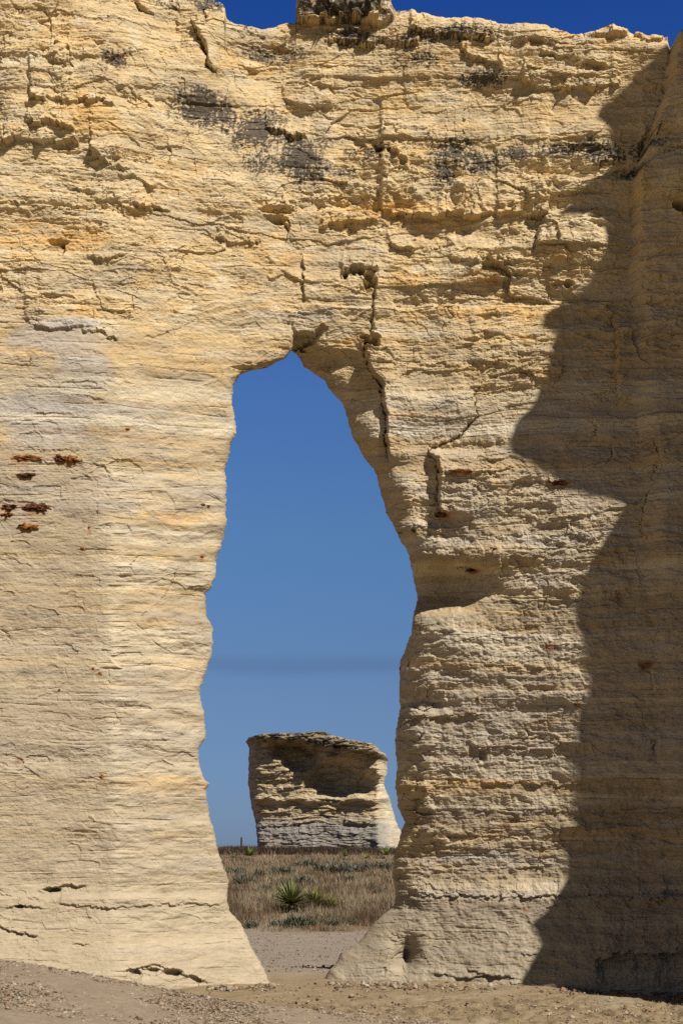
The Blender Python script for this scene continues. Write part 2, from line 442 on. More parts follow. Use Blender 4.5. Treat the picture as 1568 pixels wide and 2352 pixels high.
CRACKS = [  # points, depth, half width, step of the right-hand side
    ([(862, 640), (858, 700), (855, 770)], .09, 3.5, .05),
    ([(855, 770), (836, 792), (848, 850), (876, 884), (880, 930), (889, 962), (885, 1000), (894, 1056)], .17, 4.2, .15),
    ([(1100, 888), (1088, 905), (1098, 955), (1062, 990), (1055, 1002), (990, 1030), (984, 1042)], .10, 3.5, -.04),
    ([(984, 1042), (1004, 1062), (1008, 1105), (1004, 1150), (1010, 1185)], .13, 5, .16),
    ([(1262, 640), (1300, 648), (1330, 690), (1352, 720)], .0, 8, .05),
    ([(1384, 715), (1408, 730), (1416, 800), (1410, 860), (1420, 930)], .02, 5, .14),
    ([(1350, 960), (1370, 980), (1362, 1010)], .07, 4, .05),
    ([(1400, 1000), (1410, 1040), (1390, 1075)], .06, 3, .03),
    ([(1500, 990), (1510, 1040), (1496, 1110), (1470, 1190), (1478, 1240)], .05, 4, .07),
    ([(1480, 1400), (1510, 1450), (1490, 1520), (1500, 1600)], .04, 4, .06),
    ([(1530, 130), (1528, 210), (1492, 300), (1462, 380), (1450, 440)], .05, 7, .0),
    ([(116, 42), (119, 72)], .09, 2.5, .03),
    ([(30, 0), (42, 18), (65, 22), (100, 25), (116, 42)], .09, 2.5, .0),
    ([(0, 108), (14, 128), (36, 138)], .07, 2.5, .0),
    ([(440, 55), (455, 80), (470, 110), (478, 145), (500, 168)], .14, 5, .10),
    ([(310, 0), (325, 30), (352, 36)], .12, 4, .06),
    ([(400, 40), (410, 60), (442, 58)], .10, 3, .04),
    ([(495, 200), (502, 222)], .05, 2, .0),
    ([(178, 300), (175, 325)], .08, 3, .0),
    ([(205, 335), (212, 360)], .06, 3, .06),
    ([(308, 190), (318, 220), (330, 234)], .08, 3, -.05),
    ([(385, 320), (392, 350), (388, 372)], .06, 2.5, .03),
    ([(914, 358), (914, 388), (930, 380)], .14, 5, .0),
    ([(1264, 408), (1274, 425), (1286, 446)], .18, 7, .0),
    ([(1086, 432), (1096, 420), (1102, 404)], .15, 5, .0),
    ([(1120, 410), (1160, 428), (1205, 440), (1220, 468)], .05, 2, .03),
    ([(1256, 490), (1238, 530), (1228, 572)], .06, 6, .16),
    ([(1290, 120), (1330, 130)], .05, 2, 0),
    ([(660, 500), (664, 530), (655, 555)], .10, 3, .03),
    ([(624, 645), (650, 628), (668, 604)], .06, 2.5, .02),
    ([(695, 590), (697, 640), (700, 690)], .05, 2, .05),
    ([(62, 815), (76, 842)], .10, 3, -.02),
    ([(0, 1445), (18, 1462), (36, 1486)], .12, 4, -.02),
    ([(225, 1140), (222, 1200)], .03, 2, .0),
    ([(190, 1376), (196, 1400)], .05, 2, 0),
    ([(250, 1530), (256, 1600)], .02, 2, 0),
    ([(300, 1420), (350, 1470), (390, 1500)], .03, 1.8, 0),
    ([(420, 1290), (400, 1330), (380, 1370), (300, 1440)], .025, 1.8, 0),
    ([(330, 1270), (300, 1300), (320, 1330)], .025, 1.8, 0),
    ([(1190, 1390), (1230, 1440), (1262, 1500)], .03, 2.2, 0),
    ([(1160, 1370), (1200, 1390)], .06, 2.5, .03),
    ([(1240, 1410), (1262, 1352)], .07, 2.2, 0),
    ([(1200, 1660), (1215, 1690), (1195, 1705)], .06, 2.2, 0),
    ([(1190, 2130), (1200, 2115)], .06, 2.2, 0),
    ([(1134, 2056), (1142, 2070)], .08, 4, 0),
    ([(880, 2250), (900, 2200), (940, 2180)], .06, 3, .10),
    ([(1225, 1750), (1222, 1800)], .05, 2.5, 0),
    ([(1508, 1690), (1506, 1740)], .12, 6, .05),
]
HOLES = [  # x, y, rx, ry, depth
    (793, 634, 5, 9, .12), (812, 628, 5, 6, .10), (828, 626, 7, 8, .12), (846, 637, 9, 7, .14), (856, 652, 8, 8, .14), (842, 655, 8, 7, .14), (840, 668, 6, 5, .08),
    (846, 788, 9, 7, .30), (861, 781, 8, 7, .20), (862, 794, 7, 6, .18), (838, 775, 9, 4, .10),
    (688, 792, 6, 5, .18), (701, 788, 6, 6, .18), (676, 800, 5, 4, .15), (712, 784, 5, 5, .12), (694, 802, 5, 4, .14),
    (1306, 650, 8, 6, .12), (132, 554, 17, 6, .10), (142, 566, 5, 12, .08), (1548, 500, 12, 9, .25), (1562, 512, 8, 10, .25),
    (918, 1220, 7, 6, .14), (950, 1216, 5, 4, .08), (856, 1072, 4, 4, .1), (466, 1160, 4, 3, .05), (478, 1164, 4, 3, .05),
    (1012, 1182, 12, 4, .10), (120, 2044, 18, 5, .12), (45, 2082, 10, 4, .08), (395, 2236, 22, 9, .14), (310, 2236, 10, 8, .10), (350, 2230, 16, 6, .1),
    (640, 484, 26, 7, .10), (640, 508, 14, 7, .08), (924, 372, 7, 7, .10), (870, 345, 8, 4, .08), (560, 845, 20, 4, .06),
    (1108, 1736, 8, 14, .06), (935, 2198, 8, 20, .07), (1550, 2050, 30, 6, .06),
]

def fine(px, py, X, Z):
    """relief in metres, positive towards the camera"""
    h = np.zeros(px.shape)
    def box(x0, x1, y0, y1):
        return (px >= x0) & (px <= x1) & (py >= y0) & (py <= y1)
    wob = fbm(px / 46., py / 46., 3, 5) * 6
    wob2 = fbm(px / 12., py / 12., 2, 6) * 2.4
    for i, (pts, A, up, B, dn) in enumerate(LEDGES):
        x0, x1 = pts[0][0], pts[-1][0]
        ys = [p[1] for p in pts]
        m = box(x0 - 14, x1 + 14, min(ys) - 3 * up - 20, max(ys) + 3 * dn + 20)
        if not m.any(): continue
        qx, qy = px[m], py[m]
        seg = np.floor((qx + 4 * wob2[m]) / 19. + .37 * i); seg2 = np.floor((qx + 2 * wob2[m]) / 7. + .61 * i)
        stepj = ((_hash(seg, seg * 0 + i, 7) & 1023) / 1023. - .5) * min(11, up * .35) + ((_hash(seg2, seg2 * 0 + i, 9) & 1023) / 1023. - .5) * 3.5
        line = np.interp(qx, [p[0] for p in pts], ys) + wob[m] * .5 + wob2[m] * .7 + stepj
        t = line - qy
        win = sm(x0 - 5, x0 + 5, qx + wob2[m] * 2.5) * (1 - sm(x1 - 5, x1 + 5, qx + wob2[m] * 2.5))
        lipk = sm(-3.2, 2.2, t)
        var = (.45 + .9 * np.clip(.5 + wob[m] / 8, 0, 1)) * (.6 + .8 * ((_hash(seg, seg * 0 + i, 17) & 1023) / 1023.))
        h[m] += win * var * (lipk * .50 * A * np.exp(-np.abs(t) / (up * 1.3)) - (1 - lipk) * .38 * B * np.exp(-np.abs(t) / dn))
    for pts, dep, wd, step in CRACKS:
        xs = [p[0] for p in pts]; ys = [p[1] for p in pts]
        m = box(min(xs) - 90, max(xs) + 260, min(ys) - 30, max(ys) + 30)
        if not m.any(): continue
        lay = np.floor(py[m] / 13. + .25 * wob2[m])
        qx, qy = px[m] + wob2[m] * 1.6 + wob[m] * .4 + (((_hash(lay, lay * 0, 29) & 1023) / 1023.) - .5) * 5, py[m] + wob[m] * .3
        d = seg_dist(qx, qy, pts)
        taper = np.clip(np.minimum(np.hypot(qx - xs[0], qy - ys[0]), np.hypot(qx - xs[-1], qy - ys[-1])) / 30, .12, 1)
        h[m] -= taper * dep * .62 * np.clip(.75 + wob2[m] * .35 + wob[m] * .12, .15, 1.3) * np.exp(-(d / (wd * (.60 + .07 * wob[m] + .12 * wob2[m]).clip(.18, 1.3))) ** 2)
        if step and ys[0] < ys[-1] and all(b > a for a, b in zip(ys[:-1], ys[1:])):
            t = qx - np.interp(qy, ys, xs)
            win = sm(ys[0] - 14, ys[0] + 14, qy) * (1 - sm(ys[-1] - 14, ys[-1] + 14, qy))
            h[m] += win * step * np.where(t > 0, np.exp(-t / 70), 0)
    for cx, cy, rx, ry, dep in HOLES:
        if cy < 860: rx, ry = rx * 1.2, ry * 1.2
        m = box(cx - 3 * rx, cx + 3 * rx, cy - 3 * ry, cy + 3 * ry)
        if not m.any(): continue
        qx, qy = px[m] + wob2[m], py[m] + wob2[m] * .7
        r2 = ((qx - cx) / rx) ** 2 + ((qy - cy) / ry) ** 2
        h[m] += -dep * np.exp(-r2 ** 2) + dep * .10 * np.exp(-(np.sqrt(r2) - 1.45) ** 2 * 14)
    # where the rock is broken, and where it is worn smooth
    upper = 1 - sm(640, 780, py)
    rightp = sm(820, 980, px) * sm(560, 720, py)
    leftp = (1 - sm(560, 700, px)) * sm(640, 800, py)
    cream = np.exp(-(((px - 1150) / 300) ** 2 + ((py - 275) / 75) ** 2))
    rough = 0.66 * upper + (0.62 - .22 * sm(1150, 1500, py)) * rightp + 0.16 * leftp + 0.55 * (1 - upper) * (1 - rightp) * (1 - leftp)
    rough = rough * (1 - .88 * cream)
    rough = np.clip(rough + 0.25 * sm(1040, 900, px) * sm(1560, 1650, py) * sm(880, 900, px), 0, 1.1)
    patch = sm(-.20, .50, fbm(X * .6, Z * 1.0, 3, 31) + .25 * fbm(X * 2.2, Z * 3, 2, 32))
    brk = rough * (0.14 + .95 * patch)
    w = .3 * Z + .7 * (EYE + (HY - py) * K) + 0.05 * fbm(X * .5, Z * .5, 3, 41) + 0.006 * X
    # worn undulation
    h += 0.07 * fbm(X * .9, Z * .9, 3, 51) * (0.5 + rough)
    # beds
    h += 0.026 * (0.12 + .8 * rough) * perlin(X * .45, w * 4.2, 61)
    h += 0.012 * (0.16 + .8 * rough) * (.3 + patch) * perlin(X * .9, w * 11, 62)
    h += 0.006 * (0.25 + .8 * rough) * (.2 + patch) * perlin(X * 1.8, w * 27, 63)
    h += 0.003 * (0.35 + rough) * perlin(X * 3., w * 60, 64)
    # overhanging lips at bed joints: saw tooth down the wall
    for f, a, sd in ((3.1, .024, 71), (7.3, .014, 72), (15, .006, 73)):
        ph = w * f + 0.7 * fbm(X * .8, w * f * .35, 2, sd)
        fr = ph - np.floor(ph)
        band = (_hash(np.floor(ph), np.floor(ph) * 0 + sd, 3) & 1023) / 1023.0
        lip = np.exp(-fr * 4.0) - np.exp(-(1 - fr) * 9.0)
        part = sm(.0, .35, perlin(X * (.6 + f * .10) + band * 50, ph * .5, sd + 5) + .25 * perlin(X * 5, ph * 2, sd + 6))
        h += a * brk * lip * (0.3 + band) * part
    # broken facets: every cell a flat face with its own set-back and tilt
    wx = X + 0.07 * fbm(X * 3, Z * 3, 3, 81)
    ww = w + 0.035 * fbm(X * 3, Z * 3, 3, 82)
    def facets(fx, fz, sd, off, tilt):
        x, y = wx * fx, ww * fz
        ix, iy = np.floor(x), np.floor(y)
        f1 = np.full(x.shape, 9.0); out = np.zeros(x.shape)
        for dx in (-1, 0, 1):
            for dy in (-1, 0, 1):
                cx, cy = ix + dx, iy + dy
                hh = _hash(cx, cy, sd)
                qx = x - (cx + .5 + .9 * ((hh & 0xFFFF) / 65535.0 - .5)); qy = y - (cy + .5 + .9 * ((hh >> 16) / 65535.0 - .5))
                d = np.maximum(np.abs(qx), np.abs(qy)) * .6 + np.hypot(qx, qy) * .4
                h2 = _hash(cx, cy, sd + 77)
                v = off * ((h2 & 1023) / 1023. - .5) + tilt * (qx * (((h2 >> 10) & 1023) / 1023. - .5) + qy * (((h2 >> 20) & 1023) / 1023. - .35))
                m = d < f1
                f1 = np.where(m, d, f1); out = np.where(m, v, out)
        return out
    h += facets(.45, 3.0, 90, .095, .07) * (.45 * rough + .55 * brk) * (upper + .55 * rightp)
    h += facets(1.2, 2.3, 91, .070, .13) * (.30 * rough + .70 * brk) * (upper + .8 * rightp * sm(1350, 1150, py))
    h += facets(2.6, 6.4, 92, .040, .060) * brk
    h += facets(6.0, 13, 93, .020, .030) * (brk + .10)
    h += facets(14, 26, 94, .008, .014) * (brk + .22)
    # beds of unequal thickness and hardness, each set back a little differently
    for f, a, sd in ((1.7, .030, 121), (4.6, .020, 122), (9.5, .010, 123)):
        ph = w * f + .9 * perlin(w * f * .31, w * 0 + sd, sd) + .10 * fbm(X * 1.1, w * f * .2, 3, sd + 1)
        l0 = np.floor(ph); fr = ph - l0
        v0 = (_hash(l0, l0 * 0 + sd, 6) & 1023) / 1023.; v1 = (_hash(l0 + 1, l0 * 0 + sd, 6) & 1023) / 1023.
        v = v0 + (v1 - v0) * sm(.90, 1.0, fr)
        h += a * (v - .5) * (.45 + .75 * rough) * (1 - .5 * leftp)
    # dashed seams along the beds
    for f, dp, sd in ((2.3, .030, 111), (5.7, .022, 112), (11.0, .014, 113)):
        ph = w * f + .25 * fbm(X * .6, w * f * .3, 2, sd)
        fr = np.abs(ph - np.floor(ph) - .5)
        lay = np.floor(ph)
        on = sm(.22, .42, perlin(X * (.8 + .1 * f) + (_hash(lay, lay * 0 + sd, 5) & 1023) / 7., lay * 3.7, sd) + .15 * perlin(X * 9, lay * 2.1, sd + 1))
        h -= dp * (.35 + .5 * rough) * on * np.exp(-(fr / (.007 * f)) ** 2)
    # hairline joints
    j = np.abs(fbm(X * 1.3 + .4 * Z, Z * 1.0, 4, 95))
    h -= 0.016 * np.exp(-(j / .008) ** 2) * sm(.25, .6, fbm(X * .8, Z * .8, 2, 96) + .25) * (.35 + rough)
    # weathered lumps and pits on the right pier
    h += rightp * sm(900, 1250, py) * (.022 * fbm(X * 2.6, Z * 3.4, 4, 301, .6) + .017 * fbm(X * 8, Z * 9, 3, 302, .6))
    knob = np.exp(-((px - (950 + .12 * (py - 1650))) / 46) ** 2) * sm(1420, 1560, py) * (1 - sm(1900, 2040, py))
    c, e = voronoi(X * 6 + .3 * fbm(X * 4, Z * 4, 2, 303), Z * 7, 304)
    h += knob * (facets(4.2, 8.0, 304, .085, .10) + .05 * fbm(X * 4, Z * 5, 3, 305) + .02 * c)
    # chips and grain
    h += 0.014 * fbm(X * 5, Z * 7, 4, 97, .6) * (0.30 + rough)
    h += 0.006 * fbm(X * 20, Z * 26, 3, 98, .6) * (0.5 + rough)
    # small pits and spalls
    for fq, dp, sd in ((3.2, .035, 99), (7.5, .018, 100)):
        x5, y5 = X * fq, w * fq * 2.1
        c, e = voronoi(x5 + .3 * fbm(X * 6, Z * 6, 2, sd), y5, sd, 1.0)
        h -= dp * sm(.05, .2, e) * (c > .84) * (.25 + brk)
    return h

def srgb(r, g, b, k=1.0):
    return np.array([((v / 255. + .055) / 1.055) ** 2.4 if v > 10 else v / 255. / 12.92 for v in (r, g, b)]) * k

G = 0.66                                           # albedo of a sunlit picture colour
CREAM, OCHRE, RUSTY = srgb(232, 207, 160, G), srgb(238, 197, 130, G), srgb(212, 162, 106, G)
GREYB, WHITE, BEIGE = srgb(196, 190, 184, G), srgb(240, 226, 196, G), srgb(208, 190, 160, G)
DULL, LICH = srgb(180, 161, 132, G), srgb(108, 100, 92, .42)

LICHEN = [(455, 245, 66, 42, 1.1), (520, 262, 30, 26, .9), (590, 300, 66, 46, 1.1), (680, 365, 52, 46, 1.1), (615, 370, 70, 44, .7), (640, 130, 84, 20, .7), (265, 132, 34, 22, .9),
          (1040, 352, 60, 36, .9), (1110, 372, 60, 26, .9), (1020, 400, 40, 36, .7), (1180, 356, 60, 16, .8), (1290, 345, 70, 16, .8), (1385, 352, 50, 26, 1.0), (850, 350, 60, 18, .7),
          (790, 24, 116, 26, 1.3), (800, 84, 74, 22, 1.0), (960, 92, 50, 26, .7), (1060, 80, 76, 16, .9), (1110, 180, 52, 20, 1.0), (960, 140, 60, 24, .7), (790, 400, 60, 20, .5),
          (0, 232, 24, 26, .7), (720, 395, 60, 34, .7), (1480, 345, 60, 30, .6), (1440, 400, 60, 20, .5), (480, 8, 46, 20, .9), (400, 10, 70, 20, .5), (80, 195, 26, 16, .5), (730, 330, 60, 20, .5), (900, 20, 30, 20, .6)]
OCHRES = [(130, 540, 150, 60, .8), (170, 715, 120, 26, 1.0), (230, 260, 120, 60, .6), (250, 180, 60, 40, .7), (870, 480, 200, 20, .7), (1000, 520, 150, 20, .6), (760, 490, 120, 40, .5),
          (560, 480, 100, 40, .35), (1150, 700, 200, 80, .55), (1240, 850, 70, 40, .5), (1350, 90, 140, 20, .55), (330, 820, 140, 120, .35), (400, 1080, 120, 80, .35), (400, 1190, 130, 24, .7),
          (960, 640, 120, 40, .5), (1130, 1420, 150, 90, .35), (360, 1600, 160, 40, .3), (330, 1786, 200, 10, .6), (1150, 1796, 200, 8, .5), (1060, 900, 120, 30, .4), (500, 2240, 120, 30, .4),
          (1060, 2080, 160, 18, .5), (60, 640, 120, 40, .4), (560, 600, 200, 40, .3), (820, 780, 60, 30, .4), (1180, 780, 160, 40, .4)]
GREYS = [(130, 775, 150, 30, 1.5), (180, 860, 80, 70, 1.1), (110, 960, 160, 70, 1.3), (100, 1150, 160, 90, .8), (150, 745, 100, 18, 1.3), (960, 925, 150, 22, .6), (930, 1000, 80, 40, .5), (1060, 960, 200, 40, .3),
         (1150, 1240, 240, 30, .7), (1010, 1260, 90, 26, .6), (1100, 1480, 220, 60, .45), (1180, 1650, 240, 40, .7), (1000, 1690, 80, 60, .5), (1120, 1862, 240, 18, .6),
         (150, 1720, 260, 40, .5), (330, 1740, 150, 24, .45), (1100, 2150, 300, 50, .7), (480, 2120, 70, 30, .5), (260, 2140, 60, 50, .5), (60, 2130, 60, 20, .6), (100, 1850, 200, 30, .4), (1400, 1080, 160, 60, .5), (740, 720, 180, 20, .5)]

# iron-stained nodules set in the beds: x, y, half width, half height (picture units)
NODS = [(48, 1051, 34, 7, 1), (136, 1053, 14, 8, 0), (158, 1055, 20, 8, 1), (53, 1092, 24, 5, 0), (82, 1168, 28, 10, 0), (18, 1164, 20, 7, 0), (14, 1183, 14, 4, 1), (62, 1212, 20, 7, 1),
        (206, 1213, 5, 7, 1), (190, 1261, 9, 7, 1), (292, 985, 6, 3, 1), (463, 1278, 6, 4, 1), (215, 1536, 5, 4, 1), (230, 1547, 7, 5, 1), (136, 1584, 4, 3, 0), (235, 1783, 8, 8, 1),
        (1060, 1088, 26, 4, 1), (1022, 1183, 20, 5, 0), (1088, 1310, 18, 3, 0), (1326, 1617, 9, 5, 1), (1095, 1605, 5, 4, 1), (1138, 1260, 8, 3, 0), (1290, 1108, 26, 4, 0)]

def zone(px, py, lst):
    o = np.zeros(px.shape)
    for cx, cy, rx, ry, a in lst:
        m = (np.abs(px - cx) < 2.6 * rx) & (np.abs(py - cy) < 2.6 * ry)
        if m.any():
            o[m] = np.maximum(o[m], a * np.exp(-((px[m] - cx) / rx) ** 2 - ((py[m] - cy) / ry) ** 2))
    return o

def rock_colour(px, py, X, Z, h):
    w = .3 * Z + .7 * (EYE + (HY - py) * K) + 0.05 * fbm(X * .5, Z * .5, 3, 41) + 0.006 * X
    n1 = fbm(X * .8, Z * 1.6, 4, 201)
    n2 = fbm(X * 2.2, w * 7, 4, 202)
    n3 = fbm(X * 1.2, w * 18, 3, 203)
    n4 = fbm(X * 6, Z * 8, 4, 204, .6)
    def mix(c, d, f):
        f = np.clip(f, 0, 1)[:, None]
        return c * (1 - f) + d * f
    c = np.tile(CREAM, (len(px), 1))
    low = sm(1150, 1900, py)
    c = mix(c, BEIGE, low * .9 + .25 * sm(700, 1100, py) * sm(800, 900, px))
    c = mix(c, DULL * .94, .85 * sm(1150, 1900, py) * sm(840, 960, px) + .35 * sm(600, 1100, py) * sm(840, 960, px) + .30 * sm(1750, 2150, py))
    c = mix(c, OCHRE, .10 * (1 - sm(900, 1500, py)) + .50 * sm(-.05, .5, n1) * (1 - low * .6))
    c = mix(c, OCHRE, .35 * sm(.1, .6, n2))
    c = mix(c, WHITE, .50 * sm(.15, .7, n3) * (1 - .5 * low))
    c = mix(c, GREYB, .60 * sm(.15, .6, fbm(X * 1.0, w * 5, 4, 207)) * (.25 + .75 * sm(650, 1000, py)))
    c = mix(c, DULL, .45 * sm(.1, .6, fbm(X * 1.6, w * 9, 4, 208)))
    jit = .55 * fbm(X * 2.0, Z * 4.0, 4, 205)
    c = mix(c, OCHRE, sm(.25, .75, zone(px, py, OCHRES) + jit))
    c = mix(c, RUSTY, .40 * sm(.55, 1.1, zone(px, py, OCHRES) + jit * 1.2 + .2 * n4))
    c = mix(c, GREYB, .85 * sm(.25, .85, zone(px, py, GREYS) + jit))
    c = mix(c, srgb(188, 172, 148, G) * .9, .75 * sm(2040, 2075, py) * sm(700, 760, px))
    n5 = fbm(X * 3.2, w * 4.5, 4, 214, .6)
    c = mix(c, (GREYB * .6 + BEIGE * .4), .50 * sm(.12, .5, n5) * sm(700, 1000, py))
    c = mix(c, WHITE, .45 * sm(.15, .5, -n5) * (1 - low * .4))
    c = mix(c, BEIGE * .88, .6 * sm(.1, .55, fbm(X * 1.4, w * 2.6, 4, 215)) * (1 - sm(820, 900, px)))
    for f, a, sd in ((2.2, .52, 231), (5.2, .46, 232), (12., .40, 233)):
        ph = w * f + .8 * perlin(w * f * .3, w * 0 + sd, sd) + .22 * fbm(X * .9, w * f * .25, 3, sd + 1) + .05 * n4
        l0 = np.floor(ph); v = (_hash(l0, l0 * 0 + sd, 8) & 1023) / 1023.
        soft = sm(0, .12, ph - l0) * sm(1, .88, ph - l0) * (.45 + .55 * sm(-.3, .4, fbm(X * .7, l0 * 1.7, 3, sd + 2))) * (.25 + .75 * sm(620, 1000, py))
        c = mix(c, (GREYB * .5 + BEIGE * .5) * .95, a * soft * (v < .26))
        c = mix(c, WHITE, a * soft * ((v > .30) & (v < .50)))
        c = mix(c, DULL, .9 * a * soft * ((v > .55) & (v < .78)))
        c = mix(c, OCHRE, .7 * a * soft * (v > .90))
    # rust bleeding round and under the nodules
    for (nx_, ny_, rx_, ry_, k_) in NODS:
        m_ = (np.abs(px - nx_) < rx_ * 3) & (py > ny_ - ry_ * 4) & (py < ny_ + ry_ * 8)
        if m_.any():
            dy_ = np.where(py[m_] > ny_, (py[m_] - ny_) / (ry_ * 3.0), (py[m_] - ny_) / (ry_ * 1.3))
            f_ = np.zeros(len(px)); f_[m_] = .75 * np.exp(-((px[m_] - nx_) / (rx_ * 1.15)) ** 2 - dy_ ** 2)
            c = mix(c, srgb(186, 132, 82, G), sm(.15, .8, f_ + .30 * n4 * (f_ > .02)))
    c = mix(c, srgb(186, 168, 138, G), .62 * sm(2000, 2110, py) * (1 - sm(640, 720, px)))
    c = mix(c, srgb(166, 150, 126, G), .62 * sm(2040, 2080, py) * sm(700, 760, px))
    # pale rubbed arris down the left pier
    ar = np.exp(-((px - (262 - 20 * sm(1500, 1100, py)) - 14 * n4 - 9 * fbm(py / 60., py * 0, 3, 219)) / 19) ** 2) * sm(1000, 1200, py) * (1 - sm(1960, 2120, py)) * sm(-.45, .25, fbm(py / 70., px / 90., 3, 218))
    c = mix(c, WHITE, .50 * ar * np.clip(.55 + 1.2 * n4, 0, 1))
    # grey flank left of the arris
    c = mix(c, DULL, .50 * (1 - sm(190, 280, px + 20 * n4)) * sm(980, 1100, py))
    c = mix(c, BEIGE * .95, .40 * sm(1300, 1900, py) * (1 - sm(640, 720, px)))
    # iron specks
    v, e = voronoi(X * 3.1, Z * 4.0, 209, 1.0)
    c = mix(c, srgb(150, 84, 40, .5), .8 * (v > .93) * np.exp(-((1 - np.clip(e, 0, 1)) / .22) ** 2) * sm(1000, 1200, py))
    # lichen crust: dark specks crowding together
    lz = zone(px, py, LICHEN) + .30 * fbm(X * 3, Z * 4, 4, 210)
    sp = .8 * fbm(X * 15, w * 28, 2, 211, .8) + .6 * fbm(X * 28, Z * 6, 2, 217) + .8 * fbm(X * 48, Z * 46, 1, 216) + .45 * fbm(X * 7, Z * 10, 2, 212)
    c = mix(c, LICH, .95 * sm(-.02, .16, lz - .40 + .55 * sp) * sm(.10, .42, lz))
    c = mix(c, DULL * .85, .10 * sm(.15, .6, lz))
    # weathered brown crust along the skyline and on the cap
    # dust in seams
    c = c * (1 + .10 * n4 + .06 * fbm(X * 30, Z * 30, 2, 213))[:, None]
    return np.clip(c, .02, .75)

def table(pts, x):
    return np.interp(x, [p[0] for p in pts], [p[1] for p in pts])

def build_arch():
    rows_low = np.arange(2346, 172, -1.85)
    rows_top = np.linspace(172, 0, 150)                 # warped up to the skyline
    nlow, ntop = len(rows_low), len(rows_top)
    py_r = np.concatenate([rows_low, rows_top])         # bottom to top
    # put a row exactly on the apex
    ia = int(np.argmin(np.abs(py_r - 805))); py_r[ia] = 805
    def outline(tab, py, sd):
        n = 2.6 * fbm(py / 40., py * 0 + sd, 3, sd) + 2.6 * fbm(py / 11., py * 0 + sd, 3, sd + 3)
        fade = sm(805, 845, py)
        q = np.clip(py, 805, 2400)
        return table(tab, q) + n * fade
    seam = 668 + 0 * py_r
    L = np.where(py_r > 805, outline(LEFT, py_r, 11), seam)
    R = np.where(py_r > 805, outline(RIGHT, py_r, 23), seam)
    uL = np.concatenate([np.linspace(-900, -12, 40)[:-1]])
    nL = 330
    pxL = np.concatenate([np.tile(uL, (len(py_r), 1)), -12 + (L[:, None] + 12) * np.linspace(0, 1, nL)[None, :] ** 0.97], 1)
    nR = 440
    tR = np.linspace(0, 1, nR) ** 1.03
    pxR = np.concatenate([R[:, None] + (1582 - R[:, None]) * tR[None, :], np.tile(np.linspace(1582, 2400, 40)[1:], (len(py_r), 1))], 1)
    px = np.concatenate([pxL, pxR], 1)
    nl, nr = pxL.shape[1], pxR.shape[1]
    py = np.tile(py_r[:, None], (1, nl + nr)).copy()
    # warp the top rows to the skyline, with its own roughness
    top = table(TOP, px[-1]) + 3.0 * fbm(px[-1] / 22., px[-1] * 0, 4, 301, .6) * (1 - np.exp(-((px[-1] - 668) / 4) ** 2) * 0)
    t = np.linspace(0, 1, ntop + 1)[1:]
    for j in range(ntop):
        py[nlow + j] = py[nlow - 1] + (top - py[nlow - 1]) * t[j]
    side = np.concatenate([np.zeros(nl), np.ones(nr)])[None, :].repeat(len(py_r), 0)
    # distance to the opening, in metres
    d = np.full(px.shape, 9e9)
    oL = [(table([(p[0], p[1]) for p in LEFT], q), q) for q in np.arange(806, 2346, 9.)]
    oR = [(table([(p[0], p[1]) for p in RIGHT], q), q) for q in np.arange(806, 2346, 9.)]
    inL = (px > -40) & (px < 900) & (py > 640) & (side == 0)
    inL &= (px > np.tile(L[:, None], (1, nl + nr)) - 90) | (py < 900)
    inR = (px > 560) & (px < 1150) & (py > 640) & (side == 1)
    inR &= (px < np.tile(R[:, None], (1, nl + nr)) + 110) | (py < 900)
    d[inL] = seg_dist(px[inL], py[inL], oL)
    d[inR] = seg_dist(px[inR], py[inR], oR)
    above = (py < 830) & (py > 640) & (px > 560) & (px < 900)
    d[above] = np.minimum(d[above], np.minimum(seg_dist(px[above], py[above], oL[:10]), seg_dist(px[above], py[above], oR[:14])))
    # on the boundary itself the distance is zero
    below = py_r > 805
    d[below, nl - 1] = 0; d[below, nl] = 0; d[ia, nl - 1] = 0; d[ia, nl] = 0
    d = d * K
    r = np.where(side == 0, .10, .10 + .20 * sm(900, 1150, py) + .16 * sm(1420, 1520, py))
    q = np.clip(d / r, 0, 1)
    round_e = r * (1 - np.sqrt(np.clip(1 - (1 - q) ** 2, 0, 1)))
    dt = (py - top[None, :]) * K
    rt = .16
    q = np.clip(dt / rt, 0, 1)
    round_t = rt * (1 - np.sqrt(np.clip(1 - (1 - q) ** 2, 0, 1)))
    yc = coarse(px, py) + round_e + round_t
    X = (px - CX) / F * yc
    Z = EYE + (HY - py) / F * yc
    # buttress on the right stands proud
    bl = table(BUT, py) + 9 * fbm(py / 26., py * 0, 4, 310) + 3 * fbm(py / 7., py * 0, 2, 311)
    yc2 = yc - .30 * sm(-2, 11 + 40 * sm(500, 900, py), px - bl) * (1 - sm(500, 800, py) * .55 - sm(1100, 1500, py) * .25)
    yc2 = yc2 - .08 * np.clip((px - bl) * K, 0, 1.5) * (1 - sm(480, 700, py))
    h = fine(px, py, X, Z)
    soft = sm(0, .05, d) * .75 + .25
    Y = yc2 - h * soft
    co = np.stack([X, Y, Z], -1)
    # weld the seam above the apex
    N = px.shape[0]
    idx = np.arange(N * (nl + nr)).reshape(N, nl + nr)
    mid = .5 * (co[ia:, nl - 1] + co[ia:, nl])
    co[ia:, nl - 1] = mid; co[ia:, nl] = mid
    idx_r = idx[:, nl:].copy()
    idx_r[ia:, 0] = idx[ia:, nl - 1]
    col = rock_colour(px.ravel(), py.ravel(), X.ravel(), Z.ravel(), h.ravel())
    quads = np.concatenate([grid_quads(idx[:, :nl]), grid_quads(idx_r)])
    V = [co.reshape(-1, 3)]; C = [col]; nv = N * (nl + nr)
    fpx, fpy = px.ravel(), py.ravel()
    qpx, qpy = fpx[quads[:, 0]], fpy[quads[:, 0]]

